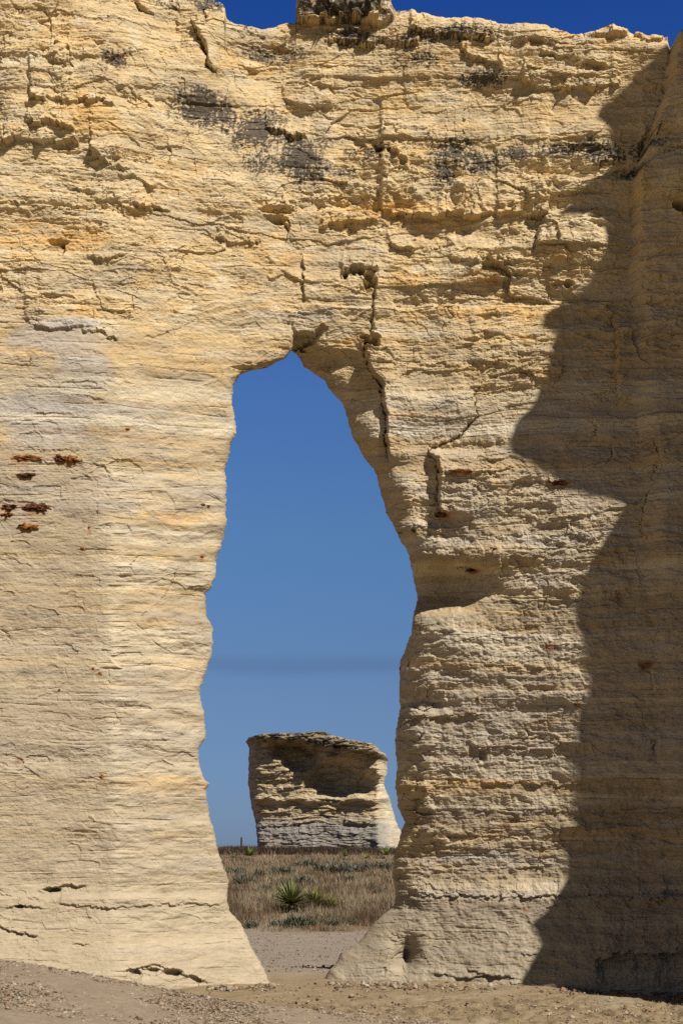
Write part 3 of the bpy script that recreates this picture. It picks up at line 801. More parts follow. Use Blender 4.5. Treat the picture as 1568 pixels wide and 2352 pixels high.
    # ---- tunnel through the arch
    ring = np.concatenate([idx[:ia, nl - 1], [idx[ia, nl - 1]], idx[:ia, nl][::-1]])
    rp = co.reshape(-1, 3)[ring]
    n = len(ring)
    tx = np.gradient(np.convolve(np.pad(rp[:, 0], 20, mode='edge'), np.ones(41) / 41, 'valid'))
    tz = np.gradient(np.convolve(np.pad(rp[:, 2], 20, mode='edge'), np.ones(41) / 41, 'valid'))
    ln = np.hypot(tx, tz) + 1e-9
    nx, nz = -tz / ln, tx / ln                          # outwards of the opening
    steps = np.concatenate([[0.012, .03, .06, .1], np.linspace(.15, 2.6, 40)])
    tv = []
    arc = np.cumsum(np.hypot(np.gradient(rp[:, 0]), np.gradient(rp[:, 2])))
    for s in steps:
        rough = .05 * fbm(arc * 1.5, arc * 0 + s * 1.5, 4, 401) * min(1, s / .3)
        bed = .03 * perlin(arc * 0 + s * .6, rp[:, 2] * 12, 402) * min(1, s / .2)
        f = .16 * s + rough + bed
        tv.append(np.stack([rp[:, 0] + s * rp[:, 0] / rp[:, 1] + nx * f, rp[:, 1] + s, rp[:, 2] + s * (rp[:, 2] - EYE) / rp[:, 1] * np.clip((rp[:, 2] - .5) / 2, 0, 1) + nz * f], -1))
    tv = np.array(tv)
    tidx = np.concatenate([ring[None, :], nv + np.arange(len(steps) * n).reshape(len(steps), n)])
    tq = grid_quads(tidx, True)
    tcol = rock_colour(np.tile(fpx[ring], len(steps)) + 40, np.tile(fpy[ring], len(steps)), tv[..., 0].ravel() + tv[..., 1].ravel(), tv[..., 2].ravel(), tv[..., 0].ravel() * 0)
    V.append(tv.reshape(-1, 3)); C.append(tcol); nv += tv.shape[0] * tv.shape[1]
    tpy = np.tile(fpy[ring][:-1], len(steps)); tpx = np.tile(fpx[ring][:-1], len(steps))
    if len(tpy) != len(tq):
        tpy = fpy[ring][0] * np.ones(len(tq)); tpx = np.zeros(len(tq))
    # ---- top surface and back
    tops = np.concatenate([idx[-1, :nl], idx_r[-1, 1:]])
    rp2 = co.reshape(-1, 3)[tops]
    tt = []
    for s in np.concatenate([[.03, .08], np.linspace(.2, 2.8, 14)]):
        tt.append(np.stack([rp2[:, 0], rp2[:, 1] + s, rp2[:, 2] + .03 * fbm(rp2[:, 0] * 2, rp2[:, 0] * 0 + s * 2, 3, 403) * min(1, s / .2) - .04 * s], -1))
    tt = np.array(tt)
    sidx = np.concatenate([tops[None, :], nv + np.arange(tt.shape[0] * tt.shape[1]).reshape(tt.shape[0], -1)])
    sq = grid_quads(sidx)
    scol = rock_colour(np.tile(fpx[tops], tt.shape[0]), np.tile(fpy[tops] + 6, tt.shape[0]), tt[..., 0].ravel(), (tt[..., 1] + tt[..., 2]).ravel(), tt[..., 0].ravel() * 0)
    V.append(tt.reshape(-1, 3)); C.append(scol); nv += tt.shape[0] * tt.shape[1]
    # back sheet, coarse
    st = 6
    ri = np.unique(np.concatenate([np.arange(0, N, st), [ia, N - 1]]))
    bx = []
    tl = {int(r): tv[-1, r] for r in range(ia + 1)}
    for r in ri:
        left = co[r, :nl:st].copy(); right = co[r, nl::st].copy()
        left[:, 1] = coarse(px[r, :nl:st], py[r, :nl:st]) + 2.75 + .12 * fbm(left[:, 0], left[:, 2], 3, 405)
        right[:, 1] = coarse(px[r, nl::st], py[r, nl::st]) + 2.75 + .12 * fbm(right[:, 0], right[:, 2], 3, 405)
        if r <= ia:
            a, b = tv[-1, r], tv[-1, n - 1 - r]
            wl = np.linspace(0, 1, len(left)) ** 6; wr = np.linspace(1, 0, len(right)) ** 6
            left[:, 0] += wl * (a[0] - left[-1, 0]); left[:, 2] += a[2] - left[-1, 2]
            right[:, 0] += wr * (b[0] - right[0, 0]); right[:, 2] += b[2] - right[0, 2]
            dz_top = a[2] - co[r, nl - 1, 2]
        else:
            dz = dz_top * max(0, 1 - (py_r[ia] - py_r[r]) / 560.)
            left[:, 2] += dz; right[:, 2] += dz
            right[0] = left[-1]
        bx.append(np.concatenate([left, right]))
    bx = np.array(bx)
    nbl = len(range(0, nl, st))
    bidx = nv + np.arange(bx.shape[0] * bx.shape[1]).reshape(bx.shape[0], -1)
    bq = np.concatenate([grid_quads(bidx[:, :nbl], True), grid_quads(bidx[:, nbl:], True)])
    # join the two halves above the apex
    ab = np.where(ri >= ia)[0]
    bq = np.concatenate([bq, grid_quads(bidx[ab][:, nbl - 1:nbl + 1], True)])
    V.append(bx.reshape(-1, 3)); C.append(np.tile(BEIGE, (bx.shape[0] * bx.shape[1], 1)) * .95)
    V = np.concatenate(V); C = np.concatenate(C)

    root = empty('rock_arch', (0, 16.6, 0), 'tall layered cream chalk wall pierced by a keyhole opening', 'natural arch')
    inv = Matrix.Translation((0, -16.6, 0))
    V = V - np.array([0, 16.6, 0])
    def part(name, q, label=None):
        idx2, inv2 = np.unique(q.ravel(), return_inverse=True)
        o = make_mesh(name, V[idx2], inv2.reshape(-1, 4), M_CHALK, C[idx2], root)
        if label: o['label'] = label
        return o
    cut = 808 + 14 * fbm(qpx / 60., qpx * 0, 3, 501)
    cap = (qpx > 681) & (qpx < 903) & (qpy < 52 + 3 * fbm(qpx / 20., qpx * 0, 3, 502))
    but = (qpx > table(BUT, qpy)) & (qpy > 100) | (qpx > 1538)
    lo = (qpy > cut) & ~but
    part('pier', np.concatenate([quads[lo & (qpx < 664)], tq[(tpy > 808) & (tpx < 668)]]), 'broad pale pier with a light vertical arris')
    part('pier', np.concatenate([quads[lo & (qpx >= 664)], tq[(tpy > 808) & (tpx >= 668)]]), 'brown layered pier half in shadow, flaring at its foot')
    part('span', np.concatenate([quads[~lo & ~cap & ~but], tq[tpy <= 808], sq, bq]), 'cream upper wall bridging the opening')
    part('cap_rock', quads[cap], 'dark lichen-covered block on the skyline')
    part('buttress', quads[but], 'shaded bulging rock at the end of the wall')
    return root, px, py, co, nl

ARCH, APX, APY, ACO, ANL = build_arch()

def on_face(qx, qy):
    """point of the rock face seen at a picture position"""
    half = slice(0, ANL) if qx < 640 else slice(ANL, None)
    k = int(np.argmin((APX[:, half] - qx) ** 2 + (APY[:, half] - qy) ** 2))
    return ACO[:, half].reshape(-1, 3)[k]

# ------------------------------------------------------------------ blobs: stones, nodules
def ico(sub=1):
    t = (1 + 5 ** .5) / 2
    v = np.array([(-1, t, 0), (1, t, 0), (-1, -t, 0), (1, -t, 0), (0, -1, t), (0, 1, t), (0, -1, -t), (0, 1, -t), (t, 0, -1), (t, 0, 1), (-t, 0, -1), (-t, 0, 1)], float)
    f = np.array([(0, 11, 5), (0, 5, 1), (0, 1, 7), (0, 7, 10), (0, 10, 11), (1, 5, 9), (5, 11, 4), (11, 10, 2), (10, 7, 6), (7, 1, 8), (3, 9, 4), (3, 4, 2), (3, 2, 6), (3, 6, 8), (3, 8, 9), (4, 9, 5), (2, 4, 11), (6, 2, 10), (8, 6, 7), (9, 8, 1)])
    for _ in range(sub):
        mid = {}; v = list(v); nf = []
        def m(a, b):
            k = (min(a, b), max(a, b))
            if k not in mid:
                mid[k] = len(v); v.append((np.array(v[a]) + np.array(v[b])) / 2)
            return mid[k]
        for a, b, c in f:
            ab, bc, ca = m(a, b), m(b, c), m(c, a)
            nf += [(a, ab, ca), (b, bc, ab), (c, ca, bc), (ab, bc, ca)]
        v = np.array(v); f = np.array(nf)
        v = v / np.linalg.norm(v, axis=1)[:, None]
    v = v / np.linalg.norm(v, axis=1)[:, None]
    return v, f

ICO0, ICO1, ICO2, ICO3 = ico(0), ico(1), ico(2), ico(3)

def lump(base, size, sd, amp=.35, freq=1.6):
    v, f = base
    n = fbm(v[:, 0] * freq + sd, v[:, 1] * freq + v[:, 2] * freq * .7, 3, sd) + .6 * fbm(v[:, 2] * freq * 1.3 - sd, v[:, 0] * freq - v[:, 1], 2, sd + 5)
    return v * (1 + amp * n)[:, None] * np.array(size), f

for i, (qx, qy, rx, ry, c) in enumerate(NODS):
    p = on_face(qx, qy)
    if rx < 10: rx, ry = rx * .75, ry * .75
    v, f = lump(ICO3, (rx * K, .05 if rx > 10 else .03, ry * K * 1.05), 600 + i, .55, 2.8)
    base = srgb(180, 120, 66, .50) if c else srgb(132, 86, 60, .46)
    n = fbm(v[:, 0] * 20 + i, v[:, 2] * 30, 3, 700 + i)
    col = base[None, :] * np.clip(1 + 1.3 * n, .3, 1.5)[:, None]
    o = make_mesh('iron_nodule', v, None, M_IRON, np.clip(col, .01, .6), ARCH, True, f)
    o.location = (p[0], p[1] - 16.6 + .024, p[2])
    o.rotation_euler = (0, random.uniform(-.12, .12), 0)

# ================================================================== SHADING ROCK, off to the right
SHADE = [(-60, 1760), (20, 1650), (80, 1575), (125, 1505), (165, 1450), (215, 1392), (265, 1372), (300, 1402), (350, 1422), (410, 1362), (487, 1276), (503, 1335), (522, 1388), (560, 1396),
         (600, 1378), (640, 1318), (690, 1264), (740, 1250), (775, 1275), (800, 1262), (855, 1258), (900, 1240), (950, 1196), (1010, 1171), (1050, 1182), (1082, 1250), (1102, 1330), (1124, 1412),
         (1150, 1440), (1180, 1424), (1240, 1388), (1310, 1347), (1370, 1338), (1450, 1350), (1540, 1367), (1590, 1356), (1650, 1345), (1700, 1330), (1800, 1338), (1860, 1330), (1950, 1322),
         (2000, 1314), (2070, 1272), (2110, 1226), (2160, 1250), (2210, 1222), (2256, 1196)]
def build_fin():
    yfin = 12.6
    D = -SUN
    ez, ex = [], []
    for py, px in SHADE:
        y = float(coarse(np.array([min(px, 1470.)]), np.array([max(py, 100.)]))[0]) - .05
        x, z = (px - CX) / F * y, EYE + (HY - py) / F * y
        t = (y - yfin) / D[1]
        ex.append(x - t * D[0]); ez.append(z - t * D[2])
    for py, px in [(2272, 1260), (2284, 1350), (2296, 1450), (2310, 1568), (2326, 1700)]:      # edge of the shade on the ground
        y = EYE * F / (py - HY); x = (px - CX) / F * y
        t = (y - yfin) / D[1]
        ex.append(x - t * D[0]); ez.append(-t * D[2])
    ex.append(ex[-1] - .2); ez.append(-.4)
    ez, ex = np.array(ez), np.array(ex)
    o = np.argsort(ez); ez, ex = ez[o], ex[o]
    zz = np.linspace(ez[0], ez[-1], 420)
    E = np.interp(zz, ez, ex)
    xr = E.max() + 5.5
    u = np.concatenate([np.linspace(0, .12, 24), np.linspace(.12, 1, 40)[1:]])
    pz, pxr = [], []
    for py, px in [(100, 1575), (150, 1570), (210, 1555), (300, 1520), (380, 1500), (440, 1500), (500, 1500), (560, 1510)]:
        y = float(coarse(np.array([1470.]), np.array([py * 1.]))[0]) - .15
        t = (y - yfin) / D[1]
        pxr.append((px - CX) / F * y - t * D[0]); pz.append(EYE + (HY - py) / F * y - t * D[2])
    zc = pz[-1]
    XR = np.where(zz > zc, np.interp(zz, pz[::-1], pxr[::-1]), xr)
    XR = np.where((zz <= zc) & (zz > zc - .5), pxr[-1] + (xr - pxr[-1]) * np.clip((zc - zz) / .5, 0, 1) ** 2, XR)
    XR = np.maximum(XR, E + .05)
    xs = E[:, None] + (XR - E)[:, None] * u[None, :]
    ddx = xs - E[:, None]
    Zg = np.tile(zz[:, None], (1, len(u)))
    nz = .10 * fbm(xs * .9, Zg * 1.6, 4, 801) + .05 * perlin(xs * .4, Zg * 6, 802)
    th = np.minimum(ddx * .10, .12) + np.clip(ddx - 1.2, 0, 4) * .4
    fr = yfin - np.minimum(ddx * .10, .12) - np.clip(ddx - 1.2, 0, 3) * .5 - nz * sm(.6, 1.6, ddx)
    bk = yfin + th + nz * sm(.6, 1.6, ddx)
    n = len(u)
    V = np.concatenate([np.stack([xs, fr, Zg], -1).reshape(-1, 3), np.stack([xs, bk, Zg], -1).reshape(-1, 3)])
    i1 = np.arange(len(zz) * n).reshape(-1, n); i2 = i1 + len(zz) * n
    q = np.concatenate([grid_quads(i1), grid_quads(i2, True), grid_quads(np.stack([i1[-1], i2[-1]])), grid_quads(np.stack([i1[:, -1], i2[:, -1]], 1)), grid_quads(np.stack([i1[:, 0], i2[:, 0]], 1), True)])
    c = np.tile(BEIGE, (len(V), 1)) * (1 + .15 * fbm(V[:, 0], V[:, 2] * 5, 3, 803))[:, None]
    root = empty('rock_fin', (E.min(), yfin, 0))
    V = V - np.array([E.min(), yfin, 0])
    f = make_mesh('rock_fin', V, q, M_CHALK, c)
    f.location = (E.min(), yfin, 0)
    bpy.data.objects.remove(root)
    f.name = 'rock_fin'
    tag(f, 'layered tan rock fin beside the arch that throws the wall into shade', 'rock fin')
build_fin()

# ================================================================== GROUND
def build_ground():
    def axis(segs):
        a = []
        for lo, hi, n in segs: a.append(np.linspace(lo, hi, n, endpoint=False))
        return np.concatenate(a + [[segs[-1][1]]])
    xa = axis([(-6000, -300, 12), (-300, -30, 24), (-30, -6.5, 40), (-6.5, 6.5, 420), (6.5, 30, 40), (30, 300, 24), (300, 6000, 12)])
    ya = axis([(-3000, -60, 10), (-60, 0, 14), (0, 8, 30), (8, 20, 340), (20, 46, 260), (46, 140, 200), (140, 400, 40), (400, 9000, 24)])
    X, Y = np.meshgrid(xa, ya)
    Z = terrain(X, Y)
    nearm = sm(6, 9, Y) * (1 - sm(44, 70, Y)) * sm(8, 6, np.abs(X))
    bank = sm(-.02, .06, Z - .02) * (Y < 16)
    n1 = fbm(X * .9, Y * .9, 4, 901)
    clod = fbm(X * 5, Y * 5, 4, 902, .6)
    flat = (1 - bank) * (Y < 17.5)
    # crusted, trampled patch in the lower right
    crust = flat * sm(15.6, 14.4, Y + .5 * n1) * sm(-1.5, .5, X)
    Z = Z + nearm * (.020 * n1 + .006 * clod + .06 * crust * np.clip(clod - .1, -.2, 1) + .010 * bank * fbm(X * 8, Y * 8, 3, 903))
    # little scree apron against the foot of the right pier
    pil = np.interp(X, [-.2, 1.2, 2.2, 3.4, 4.2], [16.9, 16.75, 16.35, 16.1, 15.7])
    ap = np.exp(-np.clip(pil - Y, 0, 9) / .35) * sm(.6, 1.2, X) * (Y < pil + 1)
    Z = Z + .08 * ap * nearm
    Z = Z + (1 - nearm) * .06 * fbm(X * .15, Y * .15, 3, 904) * sm(44, 60, Y) * (1 - sm(200, 400, Y))
    def mixc(c, d, f): return c * (1 - f[..., None]) + np.array(d) * f[..., None]
    GG = .44
    sand = srgb(196, 172, 134, GG)
    c = np.tile(sand, X.shape + (1,))
    c = mixc(c, srgb(150, 128, 98, GG), np.clip(.5 * sm(.0, .7, clod) * flat, 0, 1))
    c = mixc(c, srgb(120, 100, 74, GG), .7 * crust * sm(.1, .5, fbm(X * 7, Y * 4, 3, 908)))
    c = mixc(c, srgb(214, 196, 164, GG), sm(.2, .7, n1) * flat * .6)
    c = mixc(c, srgb(192, 172, 146, GG), bank.astype(float) * .9)
    behind = sm(17, 18.5, Y)
    c = mixc(c, srgb(196, 178, 158, GG), behind * .9)
    veg = sm(41, 42.2, Y + .8 * fbm(X * .7, Y * .4, 3, 905))
    c = mixc(c, srgb(158, 132, 104, .5), veg * (1 - .55 * sm(.15, .5, fbm(X * .25, Y * .09, 3, 906)) * (Y < 80)))
    c = c * (1 + .12 * fbm(X * 2.2, Y * 2.2, 4, 907))[..., None]
    idx = np.arange(X.size).reshape(X.shape)
    o = make_mesh('ground', np.stack([X, Y, Z], -1).reshape(-1, 3), grid_quads(idx), M_SOIL, np.clip(c, .02, .7).reshape(-1, 3), None, True)
    tag(o, 'bare sandy ground with a gravel bank, running out to the plain', 'ground', None, 'structure')
build_ground()

def scatter_lumps(name, pos, sizes, cols, mat, sub0=True):
    v0, f0 = ICO0
    n = len(pos)
    ang = rng.uniform(0, 6.283, n)
    sc = rng.uniform(.65, 1.35, (n, 3)); sc[:, 2] *= .75
    jit = 1 + rng.uniform(-.28, .28, (n, len(v0), 1))
    v = v0[None] * jit * (sizes[:, None] * sc)[:, None, :]
    ca, sa = np.cos(ang)[:, None], np.sin(ang)[:, None]
    x = v[..., 0] * ca - v[..., 1] * sa; y = v[..., 0] * sa + v[..., 1] * ca
    v = np.stack([x, y, v[..., 2]], -1) + pos[:, None, :]
    f = (f0[None] + (np.arange(n) * len(v0))[:, None, None]).reshape(-1, 3)
    c = np.repeat(cols, len(v0), 0)
    return make_mesh(name, v.reshape(-1, 3), None, mat, c, None, False, f)

def build_gravel():
    n = 34000
    y = rng.uniform(9.2, 12.4, n); x = rng.uniform(-1.05, .95, n) * .27 * y - .1
    keep = (terrain(x, y) > .04)
    x, y = x[keep], y[keep]
    s = np.exp(rng.normal(math.log(.0058), .45, len(x)))
    n2 = 9000
    y2 = rng.uniform(18, 42.5, n2); x2 = rng.uniform(-.12, .07, n2) * y2
    s2 = np.exp(rng.normal(math.log(.009), .45, n2))
    n3 = 5000                                           # crumbs on the flat in front of the piers
    y3 = rng.uniform(12.8, 16.6, n3) ; x3 = rng.uniform(-1.0, 4.4, n3)
    k = (rng.random(n3) < .25 + .75 * sm(15.4, 13.8, y3))
    x3, y3 = x3[k], y3[k]
    s3 = np.exp(rng.normal(math.log(.006), .5, len(x3)))
    n4 = 1700                                            # rubble close under the right pier
    x4 = rng.uniform(-.15, 3.6, n4); y4 = np.interp(x4, [-.2, 1.2, 2.2, 3.4, 4.2], [16.7, 16.45, 16.1, 15.9, 15.5]) - np.abs(rng.normal(0, .32, n4))
    s4 = np.minimum(np.exp(rng.normal(math.log(.009), .65, n4)), .04)
    n6 = 260                                            # and a few under the left one
    x6 = rng.uniform(-1.5, -.75, n6); y6 = 16.25 - .25 * (x6 + .75) * -1 - np.abs(rng.normal(0, .2, n6)); s6 = np.minimum(np.exp(rng.normal(math.log(.010), .7, n6)), .05)
    x4 = np.concatenate([x4, x6]); y4 = np.concatenate([y4, y6]); s4 = np.concatenate([s4, s6])
    x = np.concatenate([x, x2, x3, x4]); y = np.concatenate([y, y2, y3, y4]); s = np.concatenate([s, s2, s3, s4])
    z = terrain(x, y) + s * .25 + .01 * (y > 12)
    base = np.array([srgb(196, 174, 146, .5), srgb(150, 128, 104, .5), srgb(216, 202, 180, .5), srgb(176, 140, 108, .5), srgb(120, 102, 86, .5)])
    c = base[rng.choice(5, len(x), p=[.42, .25, .13, .12, .08])] * rng.uniform(.8, 1.15, (len(x), 1))
    o = scatter_lumps('gravel', np.stack([x, y, z], -1), s, c, M_STONE)
    tag(o, 'fine pale gravel scattered over the bank and the sandy flat', 'gravel', None, 'stuff')
build_gravel()

# stones one can tell apart at the foot of the right pier and on the flat
STONES = [(1184, 2266, 10), (1201, 2270, 7), (1172, 2262, 6), (1222, 2262, 5), (1108, 2264, 6), (1062, 2258, 5), (1130, 2270, 5), (1010, 2256, 5), (1350, 2326, 7), (1262, 2330, 6), (1440, 2322, 6), (1095, 2334, 5),
          (1250, 2278, 5), (1490, 2318, 6), (760, 2336, 4), (614, 2268, 6), (665, 2283, 5), (600, 2204, 4), (620, 2134, 4)]
stone_meshes = []
for i in range(5):
    v, f = lump(ICO1, (1, .8, .62), 950 + i, .30, 1.5)
    o = make_mesh('stone', v, None, M_STONE, np.tile(srgb(198, 174, 136, G) * (.85 + .08 * i), (len(v), 1)), None, False, f)
    stone_meshes.append(o.data)
    bpy.data.objects.remove(o)
for i, (qx, qy, r) in enumerate(STONES):
    y = EYE * F / (qy - HY); x = (qx - CX) / F * y
    o = bpy.data.objects.new('stone', stone_meshes[i % 5])
    COL.objects.link(o)
    s = r / F * y
    o.location = (x, y, float(terrain(np.array([x]), np.array([y]))[0]) + s * .3)
    o.scale = (s, s, s)
    o.rotation_euler = (0, 0, i * 1.7)
    if i < 8: tag(o, 'small pale stone fallen on the sand under the shaded right pier', 'stone', 'fallen stones under the right pier')
    else: tag(o, 'small loose stone lying out on the open sand', 'stone', 'loose stones on the sand')

# ================================================================== FAR BUTTE
def build_butte():
    D0 = 118.0
    kb = D0 / F
    LFT = [(1676, 570), (1693, 563), (1700, 566), (1712, 571), (1740, 570), (1800, 569), (1850, 576), (1890, 586), (1948, 594), (2000, 600)]
    RGT = [(1676, 860), (1712, 874), (1722, 884), (1745, 891), (1775, 889), (1800, 881), (1840, 897), (1890, 910), (1948, 934), (2000, 940)]
    TP = [(556, 1694), (600, 1686), (640, 1684), (700, 1683), (740, 1680), (765, 1690), (800, 1699), (850, 1707), (884, 1718), (940, 1724)]
    rows = np.linspace(1996, 1680, 330)
    u = np.linspace(0, 1, 330)
    L = np.interp(rows, [p[0] for p in LFT], [p[1] for p in LFT]) + 1.6 * fbm(rows / 14., rows * 0, 3, 1001)
    R = np.interp(rows, [p[0] for p in RGT], [p[1] for p in RGT]) + 1.8 * fbm(rows / 14., rows * 0 + 5, 3, 1002)
    px = L[:, None] + (R - L)[:, None] * u[None, :]
    py = np.tile(rows[:, None], (1, len(u)))
    top = np.interp(px[-1], [p[0] for p in TP], [p[1] for p in TP]) + 1.5 * fbm(px[-1] / 16., px[-1] * 0, 4, 1003, .6)
    nb = int((1740 - 1680) / (1996 - 1680) * 330)
    for j in range(nb):
        r = len(rows) - nb + j
        t = (j + 1) / nb
        py[r] = 1740 + (top - 1740) * t
    # plan of the front: left flank turns away, main face turned a little left, bright right flank turned to the sun
    pl = smooth_table([(560, 7.0), (590, 4.4), (640, 3.0), (740, .9), (840, -1.4), (866, -1.7), (888, -.4), (915, 1.5), (950, 4.0)], 5, 540, 960)
    y = pl(px)
    X = (px - CX) / F * (D0 + y); Z = EYE + (HY - py) / F * (D0 + y)
    y = y - 1.4 * sm(1850, 1960, py) * (1 + 1.5 * sm(840, 900, px))
    # the scooped alcove under the capping ledges
    al = np.maximum(bump(px, py, 770, 1786, 78, 46, 1., .15), bump(px, py, 690, 1738, 60, 36, .95, .3))
    al = np.maximum(al, bump(px, py, 835, 1800, 46, 34, .8))
    al = np.maximum(al, bump(px, py, 655, 1722, 44, 26, .8))
    y = y + 2.0 * sm(.22, .85, al + .06 * fbm(px / 20., py / 20., 3, 1004))
    y = y - 1.0 * sm(1722 + (px - 640) * .12, 1700 + (px - 640) * .12, py) * sm(566, 600, px)
    y = y - .5 * np.exp(-((py - 1836 - 3 * np.sin(px * .09)) / 8) ** 2)
    w = Z + .2 * fbm(X * .2, Z * .2, 3, 1005)
    h = .55 * fbm(X * .35, Z * .5, 4, 1006) + .30 * perlin(X * .12, w * 1.4, 1007) + .20 * perlin(X * .3, w * 3.6, 1008)
    c, e = voronoi(X * .6 + .3 * fbm(X, Z, 2, 1), w * 1.5, 1009)
    h += (c - .5) * .55
    c, e = voronoi(X * 1.6, w * 3.6, 1010)
    h += (c - .5) * .30
    ph = w * 1.5 + .5 * fbm(X * .4, w, 2, 1012); fr = ph - np.floor(ph)
    h += .25 * (np.exp(-fr * 5) - np.exp(-(1 - fr) * 8)) * sm(-.3, .4, perlin(X * .3, ph * .3, 1013))
    h += .22 * fbm(X * 1.5, Z * 1.5, 3, 1011) + .14 * perlin(X * .5, w * 8, 1014) * (py > 1690)
    capz = sm(1722, 1702, py - (px - 640) * .12)
    c, e = voronoi(X * 1.1 + .3 * w, w * 2.6, 1015)
    h += capz * ((c - .4) * .9 + .3 * perlin(X * 2, w * 5, 1016))
    y = y - h * .45 * (1 - .7 * sm(860, 882, px))
    # round the edges into the sides
    ed = np.minimum(px - L[:, None], R[:, None] - px) * kb
    q = np.clip(ed / .8, 0, 1); y = y + .8 * (1 - np.sqrt(np.clip(1 - (1 - q) ** 2, 0, 1)))
    q = np.clip((py - top[None]) * kb / .6, 0, 1); y = y + .6 * (1 - np.sqrt(np.clip(1 - (1 - q) ** 2, 0, 1)))
    n, m = px.shape
    front = np.stack([X, y, Z], -1)
    back = front.copy(); back[..., 1] = 12.5 + .5 * fbm(X * .4, Z * .4, 3, 1020)
    sides = np.concatenate([front.reshape(-1, 3), back.reshape(-1, 3)])
    i1 = np.arange(n * m).reshape(n, m); i2 = i1 + n * m
    q = np.concatenate([grid_quads(i1), grid_quads(i2, True), grid_quads(np.stack([i1[-1], i2[-1]])), grid_quads(np.stack([i1[:, 0], i2[:, 0]], 1), True), grid_quads(np.stack([i1[:, -1], i2[:, -1]], 1))])
    # colours
    fx, fy, X, Z = px.ravel(), py.ravel(), X.ravel(), Z.ravel()
    def mix(c, d, f):
        f = np.clip(f, 0, 1)[:, None]; return c * (1 - f) + d * f
    c = np.tile(BEIGE * .5 + CREAM * .42, (len(fx), 1))
    n1 = fbm(X * .5, Z * 1.5, 4, 1021)
    c = mix(c, OCHRE * .85, sm(0, .6, n1) * .35)
    c = mix(c, WHITE, .6 * sm(858, 880, fx))  # right flank coloured whiter to strengthen its sunlit look
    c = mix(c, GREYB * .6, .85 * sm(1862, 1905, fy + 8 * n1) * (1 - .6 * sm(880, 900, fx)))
    c = mix(c, DULL, .5 * sm(0, .5, fbm(X * .4, Z * 3, 4, 1022)))
    c = mix(c, LICH * (.65 + .5 * sm(-.1, .3, fbm(X * 2.2, Z * 4, 3, 1031)))[:, None], (.45 + .45 * sm(-.2, .3, fbm(X * .7, Z * 2.4, 3, 1032))) * (1 - .35 * sm(760, 830, fx)) * sm(1730, 1704, fy - (fx - 640) * .14 + 16 * fbm(X * .9, Z * 1.4, 4, 1023)))
    c = c * (1 + .2 * fbm(X * 2, Z * 3, 3, 1024))[:, None]
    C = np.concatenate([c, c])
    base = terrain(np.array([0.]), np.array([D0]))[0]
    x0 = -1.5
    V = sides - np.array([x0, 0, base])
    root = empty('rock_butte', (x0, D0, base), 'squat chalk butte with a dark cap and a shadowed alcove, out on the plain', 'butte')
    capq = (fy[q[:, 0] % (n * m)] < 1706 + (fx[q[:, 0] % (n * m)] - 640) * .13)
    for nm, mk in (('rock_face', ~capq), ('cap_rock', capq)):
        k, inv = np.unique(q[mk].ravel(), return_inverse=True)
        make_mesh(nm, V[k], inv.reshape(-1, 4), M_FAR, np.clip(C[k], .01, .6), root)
build_butte()

# ================================================================== PLANTS
def blades(px, py, pz, hgt, wid, lean, azim, cols, curve=.35, seg=3):
    """flat tapering blades, one strip each"""
    n = len(px)
    t = np.linspace(0, 1, seg + 1)
    dx, dy = np.cos(azim), np.sin(azim)
    V = np.zeros((n, seg + 1, 2, 3))
    for i, s in enumerate(t):
        out = hgt * np.sin(lean) * (s + curve * s * s)
        up = hgt * np.cos(lean) * (s - .3 * curve * np.sin(lean) * s * s)
        w = wid * (1 - s) ** .7 * .5 + wid * .04
        for k, sg in enumerate((-1, 1)):
            V[:, i, k, 0] = px + dx * out - dy * w * sg
            V[:, i, k, 1] = py + dy * out + dx * w * sg
            V[:, i, k, 2] = pz + up
    base = (np.arange(n) * (seg + 1) * 2)[:, None]
    q = np.concatenate([base + np.array([[2 * i, 2 * i + 1, 2 * i + 3, 2 * i + 2]]) for i in range(seg)])
    C = np.repeat(cols, (seg + 1) * 2, 0)
    return V.reshape(-1, 3), q, C

